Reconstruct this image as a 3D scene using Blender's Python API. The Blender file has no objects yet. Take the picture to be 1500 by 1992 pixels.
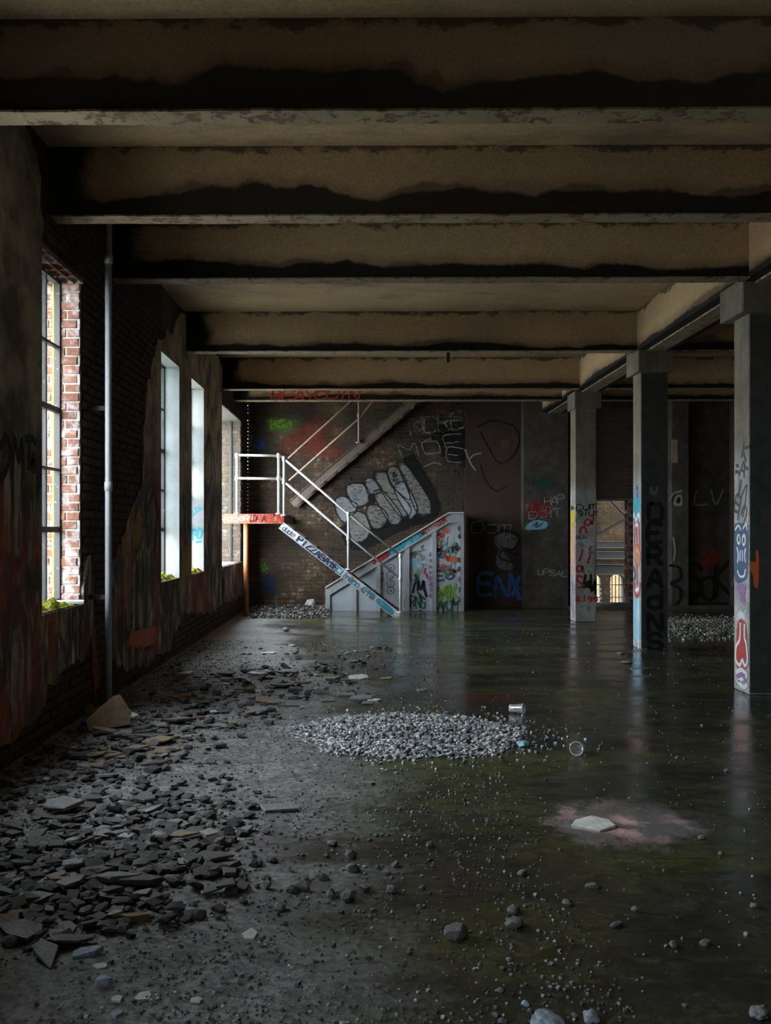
import bpy, bmesh, math, random
from mathutils import Vector, Matrix, noise
from mathutils.geometry import tessellate_polygon

rng = random.Random(7)
sc = bpy.context.scene
COL = sc.collection

# ------------------------------------------------------------------ camera
F_PX, W_PX, H_PX = 1800.0, 1500.0, 1992.0
YAW = math.radians(0.5)
CAM_H = 1.6
PX0 = 707.0 - F_PX * math.tan(YAW)
PY0 = 1030.0
cam = bpy.data.cameras.new('camera')
cam.sensor_fit = 'HORIZONTAL'
cam.sensor_width = 36.0
cam.lens = 36.0 * F_PX / W_PX
cam.shift_x = (W_PX / 2 - PX0) / W_PX
cam.shift_y = (PY0 - H_PX / 2) / W_PX
cam.clip_end = 400
cam_ob = bpy.data.objects.new('camera', cam)
cam_ob.location = (0, 0, CAM_H)
cam_ob.rotation_euler = (math.pi / 2, 0, YAW)
COL.objects.link(cam_ob)
sc.camera = cam_ob

# ------------------------------------------------------------------ light: an overcast sky through the windows
world = bpy.data.worlds.new('overcast_sky')
sc.world = world
world.use_nodes = True
bg = world.node_tree.nodes['Background']
bg.inputs['Color'].default_value = (0.80, 0.91, 1.0, 1)
bg.inputs['Strength'].default_value = 4.2
sc.view_settings.view_transform = 'Standard'
sc.view_settings.look = 'None'
sc.view_settings.exposure = 2.85
sc.view_settings.gamma = 1.0
sc.view_settings.use_curve_mapping = False
sc.cycles.use_denoising = True
sc.cycles.max_bounces = 8
sc.cycles.diffuse_bounces = 5
sc.cycles.glossy_bounces = 4
sc.cycles.transparent_max_bounces = 16
sc.cycles.sample_clamp_indirect = 4.0

# ------------------------------------------------------------------ geometry constants (metres; x right, y into the hall, z up)
XL = -2.36            # plaster face of the window wall
XB = -2.385           # brick face of the window wall
XO = -2.86            # outer face of the window wall
ZC = 4.5              # ceiling
ZB = 3.964            # underside of beams
YB = 19.1             # back wall
YR = -7.5             # wall behind the camera
XR = 9.6              # right wall
WIN = [(-5.0, -4.0), (0.45, 1.3), (4.85, 5.85), (6.78, 7.79), (10.76, 11.86), (12.66, 13.68), (15.48, 17.98)]
ZS, ZH = 0.98, 3.70   # window sill and head
for (y0, y1) in WIN:  # portals only guide the sky's own light through the openings; they give off none
    L = bpy.data.lights.new('window_portal', 'AREA')
    L.shape = 'RECTANGLE'; L.size = ZH - ZS; L.size_y = y1 - y0
    L.cycles.is_portal = True
    o = bpy.data.objects.new('window_portal', L)
    o.location = (XO - 0.02, (y0 + y1) / 2, (ZS + ZH) / 2)
    o.rotation_euler = (0, -math.pi / 2, 0)
    COL.objects.link(o)

def ray(px, py):
    a = (px - PX0) / F_PX; b = (PY0 - py) / F_PX
    c, s = math.cos(YAW), math.sin(YAW)
    return (c * a - s, s * a + c, b)
def on_floor(px, py):
    d = ray(px, py); t = -CAM_H / d[2]; return (d[0] * t, d[1] * t)
def on_left(px, py, X=XL):
    d = ray(px, py); t = X / d[0]; return (d[1] * t, CAM_H + d[2] * t)
def on_depth(px, py, Y):
    d = ray(px, py); t = Y / d[1]; return (d[0] * t, CAM_H + d[2] * t)

# ------------------------------------------------------------------ small helpers
def tag(o, label=None, cat=None, group=None, kind=None):
    if label: o['label'] = label
    if cat: o['category'] = cat
    if group: o['group'] = group
    if kind: o['kind'] = kind
    return o
def link(name, me, m=None, parent=None):
    o = bpy.data.objects.new(name, me); COL.objects.link(o)
    if m is not None and not me.materials: me.materials.append(m)
    if parent is not None: o.parent = parent
    return o
def empty(name, loc=(0, 0, 0)):
    o = bpy.data.objects.new(name, None); o.empty_display_size = 0.1; o.location = loc; COL.objects.link(o); return o
class MB:
    """collects faces; build() links them as one mesh object"""
    def __init__(s): s.v = []; s.f = []
    def add(s, vs, fs):
        b = len(s.v); s.v += [tuple(v) for v in vs]; s.f += [tuple(b + i for i in f) for f in fs]; return s
    def box(s, x0, x1, y0, y1, z0, z1, ch=0.0):
        if ch <= 0:
            return s.add([(x0,y0,z0),(x1,y0,z0),(x1,y1,z0),(x0,y1,z0),(x0,y0,z1),(x1,y0,z1),(x1,y1,z1),(x0,y1,z1)],
                  [(3,2,1,0),(4,5,6,7),(0,1,5,4),(1,2,6,5),(2,3,7,6),(3,0,4,7)])
        bm = bmesh.new(); bmesh.ops.create_cube(bm, size=1)
        for v in bm.verts:
            v.co = ((x0+x1)/2 + v.co.x*(x1-x0), (y0+y1)/2 + v.co.y*(y1-y0), (z0+z1)/2 + v.co.z*(z1-z0))
        bmesh.ops.bevel(bm, geom=bm.edges[:], offset=ch, segments=1, affect='EDGES')
        bm.verts.index_update()
        s.add([v.co[:] for v in bm.verts], [[v.index for v in f.verts] for f in bm.faces]); bm.free(); return s
    def tube(s, pts, r, n=10, cap=True):
        pts = [Vector(p) for p in pts]; rs = r if isinstance(r, (list, tuple)) else [r] * len(pts)
        b = len(s.v); up = None
        for i, p in enumerate(pts):
            t = (pts[min(i+1, len(pts)-1)] - pts[max(i-1, 0)]).normalized()
            if up is None: up = Vector((0,0,1)) if abs(t.z) < 0.9 else Vector((1,0,0))
            a = t.cross(up).normalized(); c = a.cross(t).normalized(); up = c
            for k in range(n):
                an = 2*math.pi*k/n
                s.v.append(tuple(p + (a*math.cos(an) + c*math.sin(an)) * rs[i]))
        for i in range(len(pts)-1):
            for k in range(n):
                k2 = (k+1) % n
                s.f.append((b+i*n+k, b+i*n+k2, b+(i+1)*n+k2, b+(i+1)*n+k))
        if cap:
            s.f.append(tuple(b+k for k in range(n))[::-1]); e = b+(len(pts)-1)*n
            s.f.append(tuple(e+k for k in range(n)))
        return s
    def prism(s, poly, ax, a0, a1):
        """poly in the two axes other than ax, extruded from a0 to a1"""
        n = len(poly)
        def P(p, a):
            return {0: (a, p[0], p[1]), 1: (p[0], a, p[1]), 2: (p[0], p[1], a)}[ax]
        vs = [P(p, a0) for p in poly] + [P(p, a1) for p in poly]
        fs = [tuple(range(n))[::-1], tuple(range(n, 2*n))] + [(i, (i+1) % n, n+(i+1) % n, n+i) for i in range(n)]
        return s.add(vs, fs)
    def mesh(s, name, m=None, smooth=False, fix=True):
        me = bpy.data.meshes.new(name); me.from_pydata(s.v, [], s.f)
        if fix:
            bm = bmesh.new(); bm.from_mesh(me); bmesh.ops.recalc_face_normals(bm, faces=bm.faces[:]); bm.to_mesh(me); bm.free()
        me.update()
        if smooth:
            me.polygons.foreach_set('use_smooth', [True] * len(me.polygons))
        if m is not None: me.materials.append(m)
        return me
    def build(s, name, m=None, parent=None, smooth=False, fix=True):
        return link(name, s.mesh(name, m, smooth, fix), None, parent)

# ------------------------------------------------------------------ materials
class NT:
    def __init__(s, name):
        s.m = bpy.data.materials.new(name); s.m.use_nodes = True
        s.t = s.m.node_tree; s.t.nodes.clear()
        s.out = s.t.nodes.new('ShaderNodeOutputMaterial')
    def n(s, ty, props=None, **ins):
        nd = s.t.nodes.new('ShaderNode' + ty)
        for k, v in (props or {}).items(): setattr(nd, k, v)
        for k, v in ins.items():
            key = int(k[1:]) if (k[0] == 'i' and k[1:].isdigit()) else k.replace('_', ' ')
            s.set(nd, key, v)
        return nd
    def set(s, nd, key, v):
        i = nd.inputs[key]
        if isinstance(v, bpy.types.NodeSocket): s.t.links.new(v, i)
        elif isinstance(v, bpy.types.Node): s.t.links.new(v.outputs[0], i)
        else:
            if isinstance(v, tuple) and len(v) == 3 and i.type == 'RGBA': v = v + (1,)
            if isinstance(v, float) and i.type == 'RGBA': v = (v, v, v, 1)
            i.default_value = v
    def math(s, op, a, b=0.0, clamp=False):
        return s.n('Math', {'operation': op, 'use_clamp': clamp}, i0=a, i1=b).outputs[0]
    def pos(s): return s.n('NewGeometry').outputs['Position']
    def objco(s): return s.n('TexCoord').outputs['Object']
    def noise(s, vec, scale=5.0, detail=4.0, rough=0.55, dist=0.0, mapscale=None):
        if mapscale: vec = s.n('Mapping', i0=vec, Scale=mapscale).outputs[0]
        return s.n('TexNoise', Vector=vec, Scale=scale, Detail=detail, Roughness=rough, Distortion=dist).outputs[0]
    def ramp(s, fac, stops):
        nd = s.n('ValToRGB', Fac=fac); e = nd.color_ramp.elements
        while len(e) < len(stops): e.new(0.5)
        for el, (p, c) in zip(e, stops):
            el.position = p
            if not isinstance(c, tuple): c = (c, c, c)
            el.color = c + (1,) if len(c) == 3 else c
        return nd.outputs[0]
    def mix(s, fac, a, b, mode='MIX'):
        nd = s.n('Mix', {'data_type': 'RGBA', 'blend_type': mode})
        s.set(nd, 0, fac); s.set(nd, 6, a); s.set(nd, 7, b); return nd.outputs[2]
    def sstep(s, x, lo, hi):
        return s.n('MapRange', {'interpolation_type': 'SMOOTHSTEP'}, Value=x, From_Min=lo, From_Max=hi).outputs[0]
    def sep(s, v): return s.n('SeparateXYZ', i0=v).outputs
    def bsdf(s, color, rough=0.8, bump=None, bdist=0.01, bstr=0.5, metal=0.0, spec=0.4, **kw):
        b = s.n('BsdfPrincipled', Base_Color=color, Roughness=rough, Metallic=metal, **kw)
        b.inputs['Specular IOR Level'].default_value = spec
        if bump is not None:
            s.t.links.new(s.n('Bump', Height=bump, Distance=bdist, Strength=bstr).outputs[0], b.inputs['Normal'])
        return b
    def done(s, sh):
        s.t.links.new(sh.outputs[0] if isinstance(sh, bpy.types.Node) else sh, s.out.inputs[0]); return s.m

def m_speckle(name, c, c2=None, rough=0.85, scale=30, var=0.35, spec=0.3, metal=0.0, big=None):
    T = NT(name); p = T.objco()
    c2 = c2 or tuple(x * (1 - var) for x in c)
    n = T.noise(p, scale, 6, 0.65)
    col = T.mix(T.ramp(n, [(0.35, 0.0), (0.65, 1.0)]), c2, c)
    if big:
        col = T.mix(T.ramp(T.noise(p, big[0], 5, 0.6), [(big[1], 0.0), (big[1] + 0.1, 1.0)]), col, big[2])
    return T.done(T.bsdf(col, rough, n, 0.01, 0.4, metal, spec))

def m_soffit_paint(name, beam=True):
    """old tan distemper with soot and stains, the nearest beams painted dimmer"""
    T = NT(name); p = T.pos(); xyz = T.sep(p)
    oi = T.n('ObjectInfo'); seed = oi.outputs['Random']
    grain = T.noise(p, 45, 5, 0.7)
    cloud = T.noise(p, 0.9, 5, 0.6)
    col = T.mix(T.ramp(cloud, [(0.3, 0.0), (0.7, 1.0)]), (0.37, 0.265, 0.165), (0.53, 0.355, 0.20))
    col = T.mix(T.ramp(grain, [(0.3, 0.45), (0.6, 0.0)]), col, (0.13, 0.10, 0.065))
    if beam:
        oc = T.sep(T.objco())
        shift = T.n('CombineXYZ', X=T.math('MULTIPLY', seed, 37.0), Z=T.math('MULTIPLY', seed, 11.0)).outputs[0]
        q = T.n('VectorMath', {'operation': 'ADD'}, i0=p, i1=shift).outputs[0]
        edge = T.noise(q, 1.0, 6, 0.56, 0.4, mapscale=(0.95, 1.0, 0.6))
        band = T.sep(oi.outputs['Color'])['X']
        lim = T.math('MULTIPLY', T.math('ADD', T.math('MULTIPLY', T.math('SUBTRACT', edge, 0.5), 2.6), 1.0), band)
        d = T.math('SUBTRACT', oc['Z'], lim)
        soot = T.sstep(d, 0.012, -0.02)
        rim = T.sstep(d, 0.13, 0.0)
        col = T.mix(T.math('MULTIPLY', rim, 0.55), col, (0.13, 0.075, 0.04))
        # an older, paler tide mark above the soot
        old = T.noise(q, 1.0, 5, 0.5, 0.6, mapscale=(1.6, 1.0, 0.9))
        d2 = T.math('SUBTRACT', d, T.math('MULTIPLY', T.math('SUBTRACT', old, 0.46), 0.42))
        col = T.mix(T.math('MULTIPLY', T.sstep(d2, 0.012, -0.03), 0.62), col, (0.075, 0.05, 0.033))
        col = T.mix(soot, col, (0.012, 0.011, 0.010))
        # ragged dark end at the bearing by the window wall and dark runs down from the slab
        e2 = T.noise(q, 2.6, 6, 0.65)
        dl = T.math('SUBTRACT', T.math('ADD', xyz['X'], 2.36), T.math('MULTIPLY', e2, 0.55))
        col = T.mix(T.sstep(dl, 0.08, -0.08), col, (0.014, 0.013, 0.011))
        e3 = T.noise(q, 3.0, 6, 0.7, mapscale=(1.2, 1, 2))
        dt = T.math('SUBTRACT', T.math('SUBTRACT', 0.536, oc['Z']), T.math('MULTIPLY', T.math('SUBTRACT', e3, 0.42), 0.36))
        col = T.mix(T.math('MULTIPLY', T.sstep(dt, 0.02, -0.02), 0.8), col, (0.03, 0.024, 0.018))
    else:
        st = T.noise(p, 1.6, 6, 0.65, 0.3, mapscale=(0.5, 1.4, 1))
        col = T.mix(T.ramp(st, [(0.52, 0.0), (0.72, 0.75)]), col, (0.13, 0.115, 0.085))
    if beam:
        gr = T.math('MULTIPLY', T.ramp(T.noise(q, 1.4, 6, 0.7, 0.3), [(0.25, 1.0), (0.75, 0.55)]), T.sep(oi.outputs['Color'])['Y'])  # mottled grime that also paints in the dimness of the nearest beams
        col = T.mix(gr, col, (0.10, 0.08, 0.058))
    crack = T.noise(p, 3.0, 8, 0.75, 1.0)
    cr = T.ramp(crack, [(0.485, 0.0), (0.497, 0.6), (0.509, 0.0)])
    col = T.mix(T.math('MULTIPLY', cr, 0.3), col, (0.07, 0.05, 0.035))
    return T.done(T.bsdf(col, 0.9, grain, 0.006, 0.35, spec=0.2))

def m_brick(name, cols, white=0.0, whitecol=(0.62, 0.6, 0.58), grime=0.4, green=0.0):
    T = NT(name); p = T.pos()
    rnd = T.math('FRACT', T.math('ADD', T.n('ObjectInfo').outputs['Random'], T.n('Attribute', {'attribute_name': 'rnd'}).outputs['Fac']))
    col = T.ramp(rnd, [(i / max(1, len(cols) - 1), c) for i, c in enumerate(cols)])
    n1 = T.noise(p, 40, 6, 0.7); n2 = T.noise(p, 1.3, 5, 0.6); n3 = T.noise(p, 9, 6, 0.7)
    col = T.mix(T.ramp(n1, [(0.35, 0.55), (0.6, 0.0)]), col, (0.05, 0.03, 0.025))
    if white:
        w = T.math('ADD', n3, T.math('MULTIPLY', T.math('SUBTRACT', n2, 0.5), 0.6))
        col = T.mix(T.math('MULTIPLY', T.ramp(w, [(0.62 - 0.25 * white, 0.0), (0.72 - 0.2 * white, 1.0)]), 0.85), col, whitecol)
    if green:
        g = T.noise(p, 2.2, 5, 0.6)
        col = T.mix(T.ramp(g, [(0.5, 0.0), (0.68, green)]), col, (0.09, 0.12, 0.03))
    col = T.mix(T.ramp(n2, [(0.4, grime), (0.65, 0.0)]), col, (0.03, 0.026, 0.022))
    return T.done(T.bsdf(col, 0.92, n3, 0.008, 0.5, spec=0.2))

def m_left_plaster():
    """painted render with runs of old spray paint"""
    T = NT('sprayed_render'); p = T.pos(); xyz = T.sep(p)
    base = T.mix(T.ramp(T.noise(p, 1.2, 5, 0.6), [(0.35, 0.0), (0.65, 1.0)]), (0.31, 0.27, 0.215), (0.48, 0.42, 0.32))
    runs = T.noise(p, 1.0, 6, 0.65, 1.2, mapscale=(1, 6, 1.6))
    patch = T.noise(p, 0.9, 4, 0.5, 0.3)
    low = T.sstep(xyz['Z'], 2.75, 1.9)                      # people paint as high as they reach
    col = base
    col = T.mix(T.math('MULTIPLY', T.math('MULTIPLY', T.ramp(runs, [(0.43, 0.0), (0.52, 1.0)]), low), 0.88), col, (0.018, 0.017, 0.017))
    red = T.noise(p, 0.75, 4, 0.5, 0.5, mapscale=(1, 1.3, 1.0))
    rmask = T.math('MULTIPLY', T.math('MULTIPLY', T.ramp(red, [(0.52, 0.0), (0.60, 1.0)]), low), T.ramp(T.noise(p, 1.0, 5, 0.6, 0.2, mapscale=(1, 7, 1)), [(0.36, 0.0), (0.50, 1.0)]))
    col = T.mix(T.math('MULTIPLY', rmask, 0.75), col, (0.40, 0.075, 0.035))
    q = T.n('Mapping', i0=p, Location=(5.3, 9.1, 2.2)).outputs[0]
    yel = T.math('MULTIPLY', T.ramp(T.noise(q, 0.8, 4, 0.5, 0.4), [(0.57, 0.0), (0.65, 1.0)]), low)
    col = T.mix(T.math('MULTIPLY', yel, 0.6), col, (0.28, 0.21, 0.05))
    q2 = T.n('Mapping', i0=p, Location=(1.3, 4.7, 7.7)).outputs[0]
    bl = T.math('MULTIPLY', T.ramp(T.noise(q2, 1.1, 4, 0.5, 0.4), [(0.58, 0.0), (0.66, 1.0)]), low)
    col = T.mix(T.math('MULTIPLY', bl, 0.6), col, (0.06, 0.11, 0.14))
    damp = T.noise(p, 2.2, 6, 0.65)
    col = T.mix(T.ramp(damp, [(0.40, 0.75), (0.58, 0.0)]), col, (0.05, 0.045, 0.04))
    g = T.noise(p, 35, 5, 0.65)
    return T.done(T.bsdf(col, 0.85, g, 0.006, 0.4, spec=0.25))

def m_paint(name, c, wear=0.5, rough=0.6):
    """spray paint, soft at its edges and worn through in places"""
    T = NT('paint_' + name); p = T.pos()
    n = T.noise(p, 1.0, 6, 0.7, mapscale=(9, 9, 30)) if name.startswith(('silver', 'chalk')) else T.noise(p, 16, 6, 0.7)
    e = T.n('Attribute', {'attribute_name': 'cover'}).outputs['Fac']
    m = T.math('ADD', e, T.math('MULTIPLY', T.math('SUBTRACT', n, 0.5), 1.2 + 1.4 * wear))
    a = T.math('MULTIPLY', T.sstep(m, 0.10 + 0.45 * wear, 0.50 + 0.75 * wear), 1.0 - 0.3 * min(1.0, wear))
    b = T.bsdf(T.mix(T.ramp(T.noise(p, 5, 3, 0.5), [(0.3, 0.0), (0.7, 0.5)]), c, tuple(x * 0.5 for x in c)), rough, spec=0.3)
    tr = T.n('BsdfTransparent')
    return T.done(T.n('MixShader', i0=a, i1=tr, i2=b))

def m_floor():
    T = NT('wet_concrete'); p = T.pos(); xyz = T.sep(p)
    big = T.noise(p, 0.42, 5, 0.6, 0.5, mapscale=(0.8, 1.2, 1))
    mid = T.noise(p, 1.7, 6, 0.65, 0.4, mapscale=(0.7, 1.3, 1))
    fine = T.noise(p, 30, 8, 0.8)
    dirt = T.noise(p, 7.5, 7, 0.75, 0.3)
    # the rubble side by the window wall is dry, the rest stands under a film of water
    lim = T.math('ADD', -0.15, T.math('MULTIPLY', T.math('SUBTRACT', big, 0.5), 2.6))
    lim = T.math('ADD', lim, T.math('MULTIPLY', T.math('SUBTRACT', mid, 0.5), 0.9))
    lim = T.math('SUBTRACT', lim, T.math('MULTIPLY', T.sstep(xyz['Y'], 10.5, 13.5), 1.1))
    wet = T.sstep(T.math('SUBTRACT', xyz['X'], lim), -0.55, 0.45)
    dry_c = T.mix(T.ramp(mid, [(0.3, 0.0), (0.7, 1.0)]), (0.20, 0.19, 0.178), (0.38, 0.37, 0.355))
    dry_c = T.mix(T.ramp(dirt, [(0.36, 0.7), (0.54, 0.0)]), dry_c, (0.07, 0.064, 0.055))
    dry_c = T.mix(T.ramp(fine, [(0.42, 0.8), (0.56, 0.0)]), dry_c, (0.022, 0.02, 0.018))
    wet_c = T.mix(T.ramp(mid, [(0.3, 0.0), (0.7, 1.0)]), (0.022, 0.021, 0.017), (0.058, 0.054, 0.042))
    alg = T.noise(p, 0.8, 6, 0.65, 0.6, mapscale=(0.6, 1.6, 1))
    wet_c = T.mix(T.ramp(alg, [(0.46, 0.0), (0.62, 0.85)]), wet_c, (0.088, 0.090, 0.026))
    dry_c = T.mix(T.ramp(alg, [(0.55, 0.0), (0.70, 0.55)]), dry_c, (0.07, 0.08, 0.035))
    silt = T.noise(p, 5.0, 7, 0.7, 0.5, mapscale=(0.55, 1.6, 1))
    wet_c = T.mix(T.ramp(silt, [(0.50, 0.0), (0.68, 0.7)]), wet_c, (0.095, 0.092, 0.062))
    wet_c = T.mix(T.ramp(dirt, [(0.38, 0.7), (0.54, 0.0)]), wet_c, (0.014, 0.014, 0.010))
    wet_c = T.mix(T.ramp(fine, [(0.42, 0.6), (0.56, 0.0)]), wet_c, (0.012, 0.012, 0.010))
    col = T.mix(wet, dry_c, wet_c)
    # pink brick dust washed out round one slab, a red paint spill further back
    def spot(cx, cy, rx, ry, wob, lo, hi):
        dx = T.math('DIVIDE', T.math('SUBTRACT', xyz['X'], cx), rx); dy = T.math('DIVIDE', T.math('SUBTRACT', xyz['Y'], cy), ry)
        r = T.math('SQRT', T.math('ADD', T.math('MULTIPLY', dx, dx), T.math('MULTIPLY', dy, dy)))
        r = T.math('ADD', r, T.math('MULTIPLY', T.math('SUBTRACT', T.noise(p, 4.5, 6, 0.65), 0.5), wob))
        return T.sstep(r, hi, lo)
    grey = spot(1.43, 5.05, 0.55, 0.46, 1.3, 0.5, 1.0)
    col = T.mix(T.math('MULTIPLY', grey, 0.85), col, (0.135, 0.115, 0.11))
    pink = T.math('MULTIPLY', spot(1.38, 5.03, 0.50, 0.42, 1.2, 0.3, 0.95), T.ramp(T.noise(p, 3.3, 5, 0.6, 0.5), [(0.47, 0.0), (0.6, 1.0)]))
    col = T.mix(T.math('MULTIPLY', pink, 0.95), col, (0.62, 0.36, 0.34))
    red = spot(1.15, 8.8, 0.5, 0.35, 1.2, 0.2, 1.0)
    col = T.mix(T.math('MULTIPLY', red, 0.6), col, (0.10, 0.022, 0.012))
    dryspot = T.math('SUBTRACT', 1.0, T.math('MULTIPLY', grey, 0.9))
    wet2 = T.math('MULTIPLY', wet, dryspot)
    film = T.ramp(T.noise(p, 1.1, 5, 0.6, 0.3, mapscale=(0.6, 1.5, 1)), [(0.36, 0.36), (0.58, 0.10)])
    rough = T.mix(wet2, 0.55, film)
    b1 = T.math('MULTIPLY', T.math('ADD', fine, T.math('MULTIPLY', dirt, 2.5)), T.math('ADD', T.math('MULTIPLY', T.math('SUBTRACT', 1.0, wet2), 1.0), 0.035))
    b = T.bsdf(col, rough, b1, 0.012, 0.8, spec=0.5)
    return T.done(b)

def m_plain(name, c, rough=0.6, metal=0.0, spec=0.4):
    T = NT(name); p = T.objco(); n = T.noise(p, 14, 4, 0.6)
    return T.done(T.bsdf(T.mix(T.ramp(n, [(0.35, 0.0), (0.7, 0.35)]), c, tuple(x * 0.55 for x in c)), rough, n, 0.003, 0.25, metal, spec))

def m_metal_paint(name, c, rust=(0.10, 0.035, 0.015), amt=0.4, rough=0.5, scale=9.0, world_co=True):
    T = NT(name); p = T.pos() if world_co else T.objco()
    n = T.noise(p, scale, 7, 0.7, 0.3)
    col = T.mix(T.ramp(n, [(0.5 + 0.18 * (1 - amt) - 0.03, 0.0), (0.5 + 0.18 * (1 - amt) + 0.03, 1.0)]), c, rust)
    col = T.mix(T.ramp(T.noise(p, 2.1, 4, 0.6), [(0.4, 0.35), (0.65, 0.0)]), col, tuple(x * 0.45 for x in c))
    return T.done(T.bsdf(col, rough, n, 0.004, 0.3, 0.0, 0.45))

def m_column():
    """concrete column, dim tan above, grey-white paint below brightened by painted-in window light, grimy"""
    T = NT('painted_column_concrete'); p = T.pos(); xyz = T.sep(p)
    n = T.noise(p, 3.2, 6, 0.65); g = T.noise(p, 40, 5, 0.7)
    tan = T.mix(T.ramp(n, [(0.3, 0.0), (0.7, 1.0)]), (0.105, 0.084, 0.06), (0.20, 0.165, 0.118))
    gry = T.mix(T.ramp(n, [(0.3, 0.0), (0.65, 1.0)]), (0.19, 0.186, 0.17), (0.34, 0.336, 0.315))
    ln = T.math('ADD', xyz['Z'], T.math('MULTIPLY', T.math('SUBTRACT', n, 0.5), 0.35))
    col = T.mix(T.sstep(ln, 2.5, 2.15), tan, gry)  # lit lower part and dim top of the shaft painted in, ragged edge between
    col = T.mix(T.ramp(T.noise(p, 1.0, 6, 0.7, mapscale=(6, 6, 0.7)), [(0.5, 0.0), (0.68, 0.65)]), col, (0.05, 0.045, 0.035))
    col = T.mix(T.ramp(g, [(0.35, 0.5), (0.55, 0.0)]), col, (0.06, 0.055, 0.05))
    return T.done(T.bsdf(col, 0.85, g, 0.006, 0.4, spec=0.25))

M = {}
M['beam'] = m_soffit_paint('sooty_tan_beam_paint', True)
M['ceiling'] = m_soffit_paint('tan_ceiling_paint', False)
M['flange'] = m_metal_paint('rusty_flange_paint', (0.28, 0.22, 0.145), (0.075, 0.034, 0.016), 0.75, 0.45, 12)
M['brick_jamb'] = m_brick('red_jamb_brick', [(0.19, 0.075, 0.045), (0.25, 0.105, 0.06), (0.22, 0.09, 0.06), (0.28, 0.14, 0.09)], 0.55, (0.36, 0.33, 0.33), 0.3)
M['brick_dark'] = m_brick('sooty_brick', [(0.07, 0.047, 0.036), (0.095, 0.055, 0.04), (0.06, 0.045, 0.037)], 0.0, grime=0.6)
M['brick_back'] = m_brick('stained_back_brick', [(0.105, 0.052, 0.028), (0.155, 0.084, 0.045), (0.08, 0.048, 0.032), (0.175, 0.108, 0.062)], 0.12, (0.28, 0.24, 0.175), 0.85, 0.4)
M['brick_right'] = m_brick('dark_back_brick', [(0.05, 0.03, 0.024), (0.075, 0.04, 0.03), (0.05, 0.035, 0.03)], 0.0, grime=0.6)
M['brick_hall'] = m_brick('hall_brick', [(0.13, 0.075, 0.03), (0.17, 0.105, 0.045), (0.11, 0.055, 0.025)], 0.2, (0.26, 0.2, 0.1), 0.5)
M['pale_bounce_wall'] = m_speckle('pale_bounce_wall', (0.30, 0.26, 0.20), (0.18, 0.155, 0.12), 0.9, 3)  # pale tone for the unseen right and rear walls, chosen to bounce light
M['mortar'] = m_speckle('dirty_mortar', (0.12, 0.105, 0.09), (0.05, 0.045, 0.04), 0.95, 25)
M['mortar_pale'] = m_speckle('pale_mortar', (0.42, 0.39, 0.36), (0.2, 0.18, 0.17), 0.95, 25)
M['render'] = m_left_plaster()
M['white_plaster'] = m_speckle('white_reveal_plaster', (0.27, 0.27, 0.265), (0.225, 0.225, 0.215), 0.9, 5, big=(1.6, 0.62, (0.28, 0.20, 0.12)))
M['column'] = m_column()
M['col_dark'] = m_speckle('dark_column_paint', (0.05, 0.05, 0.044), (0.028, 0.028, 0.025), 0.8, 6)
M['floor'] = m_floor()
M['panel'] = m_metal_paint('grey_panel_paint', (0.36, 0.39, 0.42), (0.09, 0.09, 0.09), 0.15, 0.5, 5)
M['panel_frame'] = m_metal_paint('grey_frame_paint', (0.33, 0.345, 0.35), (0.10, 0.05, 0.03), 0.35, 0.5, 6)
M['stringer'] = m_metal_paint('white_stringer_paint', (0.55, 0.58, 0.60), (0.46, 0.17, 0.08), 0.55, 0.5, 5)
M['stringer_old'] = m_metal_paint('brown_stringer_paint', (0.125, 0.09, 0.07), (0.06, 0.035, 0.025), 0.5, 0.6, 6)
M['steel_dark'] = m_plain('black_steel', (0.022, 0.02, 0.018), 0.6)
M['rail'] = m_metal_paint('grey_rail_paint', (0.55, 0.55, 0.54), (0.22, 0.15, 0.11), 0.3, 0.4, 14)
M['rail_brown'] = m_metal_paint('brown_rail_paint', (0.30, 0.21, 0.15), (0.12, 0.07, 0.04), 0.4, 0.5, 14)
M['orange'] = m_metal_paint('orange_post_paint', (0.50, 0.165, 0.055), (0.20, 0.07, 0.03), 0.3, 0.55, 10)
M['fascia'] = m_metal_paint('orange_fascia_paint', (0.30, 0.10, 0.045), (0.20, 0.18, 0.16), 0.6, 0.55, 7)
M['pipe'] = m_metal_paint('blue_grey_pipe_paint', (0.36, 0.385, 0.42), (0.14, 0.12, 0.10), 0.25, 0.5, 6)
M['frame'] = m_metal_paint('flaking_window_paint', (0.035, 0.032, 0.03), (0.24, 0.26, 0.27), 0.25, 0.6, 16)
M['frame_yellow'] = m_metal_paint('yellow_lichen_putty', (0.42, 0.31, 0.02), (0.16, 0.14, 0.08), 0.4, 0.8, 16)
M['moss'] = m_speckle('moss', (0.24, 0.22, 0.012), (0.02, 0.03, 0.006), 1.0, 22, spec=0.1)
M['slate'] = m_speckle('dark_slab', (0.115, 0.108, 0.10), (0.035, 0.033, 0.03), 0.5, 12, spec=0.5)
M['slab_grey'] = m_speckle('grey_slab', (0.24, 0.24, 0.235), (0.12, 0.12, 0.115), 0.6, 12)
M['slab_light'] = m_speckle('pale_slab', (0.66, 0.66, 0.64), (0.45, 0.45, 0.43), 0.75, 9)
M['slab_white'] = m_speckle('off_white_slab', (0.78, 0.78, 0.72), (0.5, 0.5, 0.46), 0.8, 9)
M['slab_tan'] = m_speckle('tan_plaster_slab', (0.28, 0.20, 0.125), (0.16, 0.115, 0.075), 0.85, 9)
M['slab_blue'] = m_speckle('blue_grey_slab', (0.40, 0.47, 0.58), (0.22, 0.26, 0.32), 0.7, 9)
M['slab_red'] = m_speckle('brick_shard', (0.20, 0.08, 0.05), (0.11, 0.05, 0.035), 0.85, 9)
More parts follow.
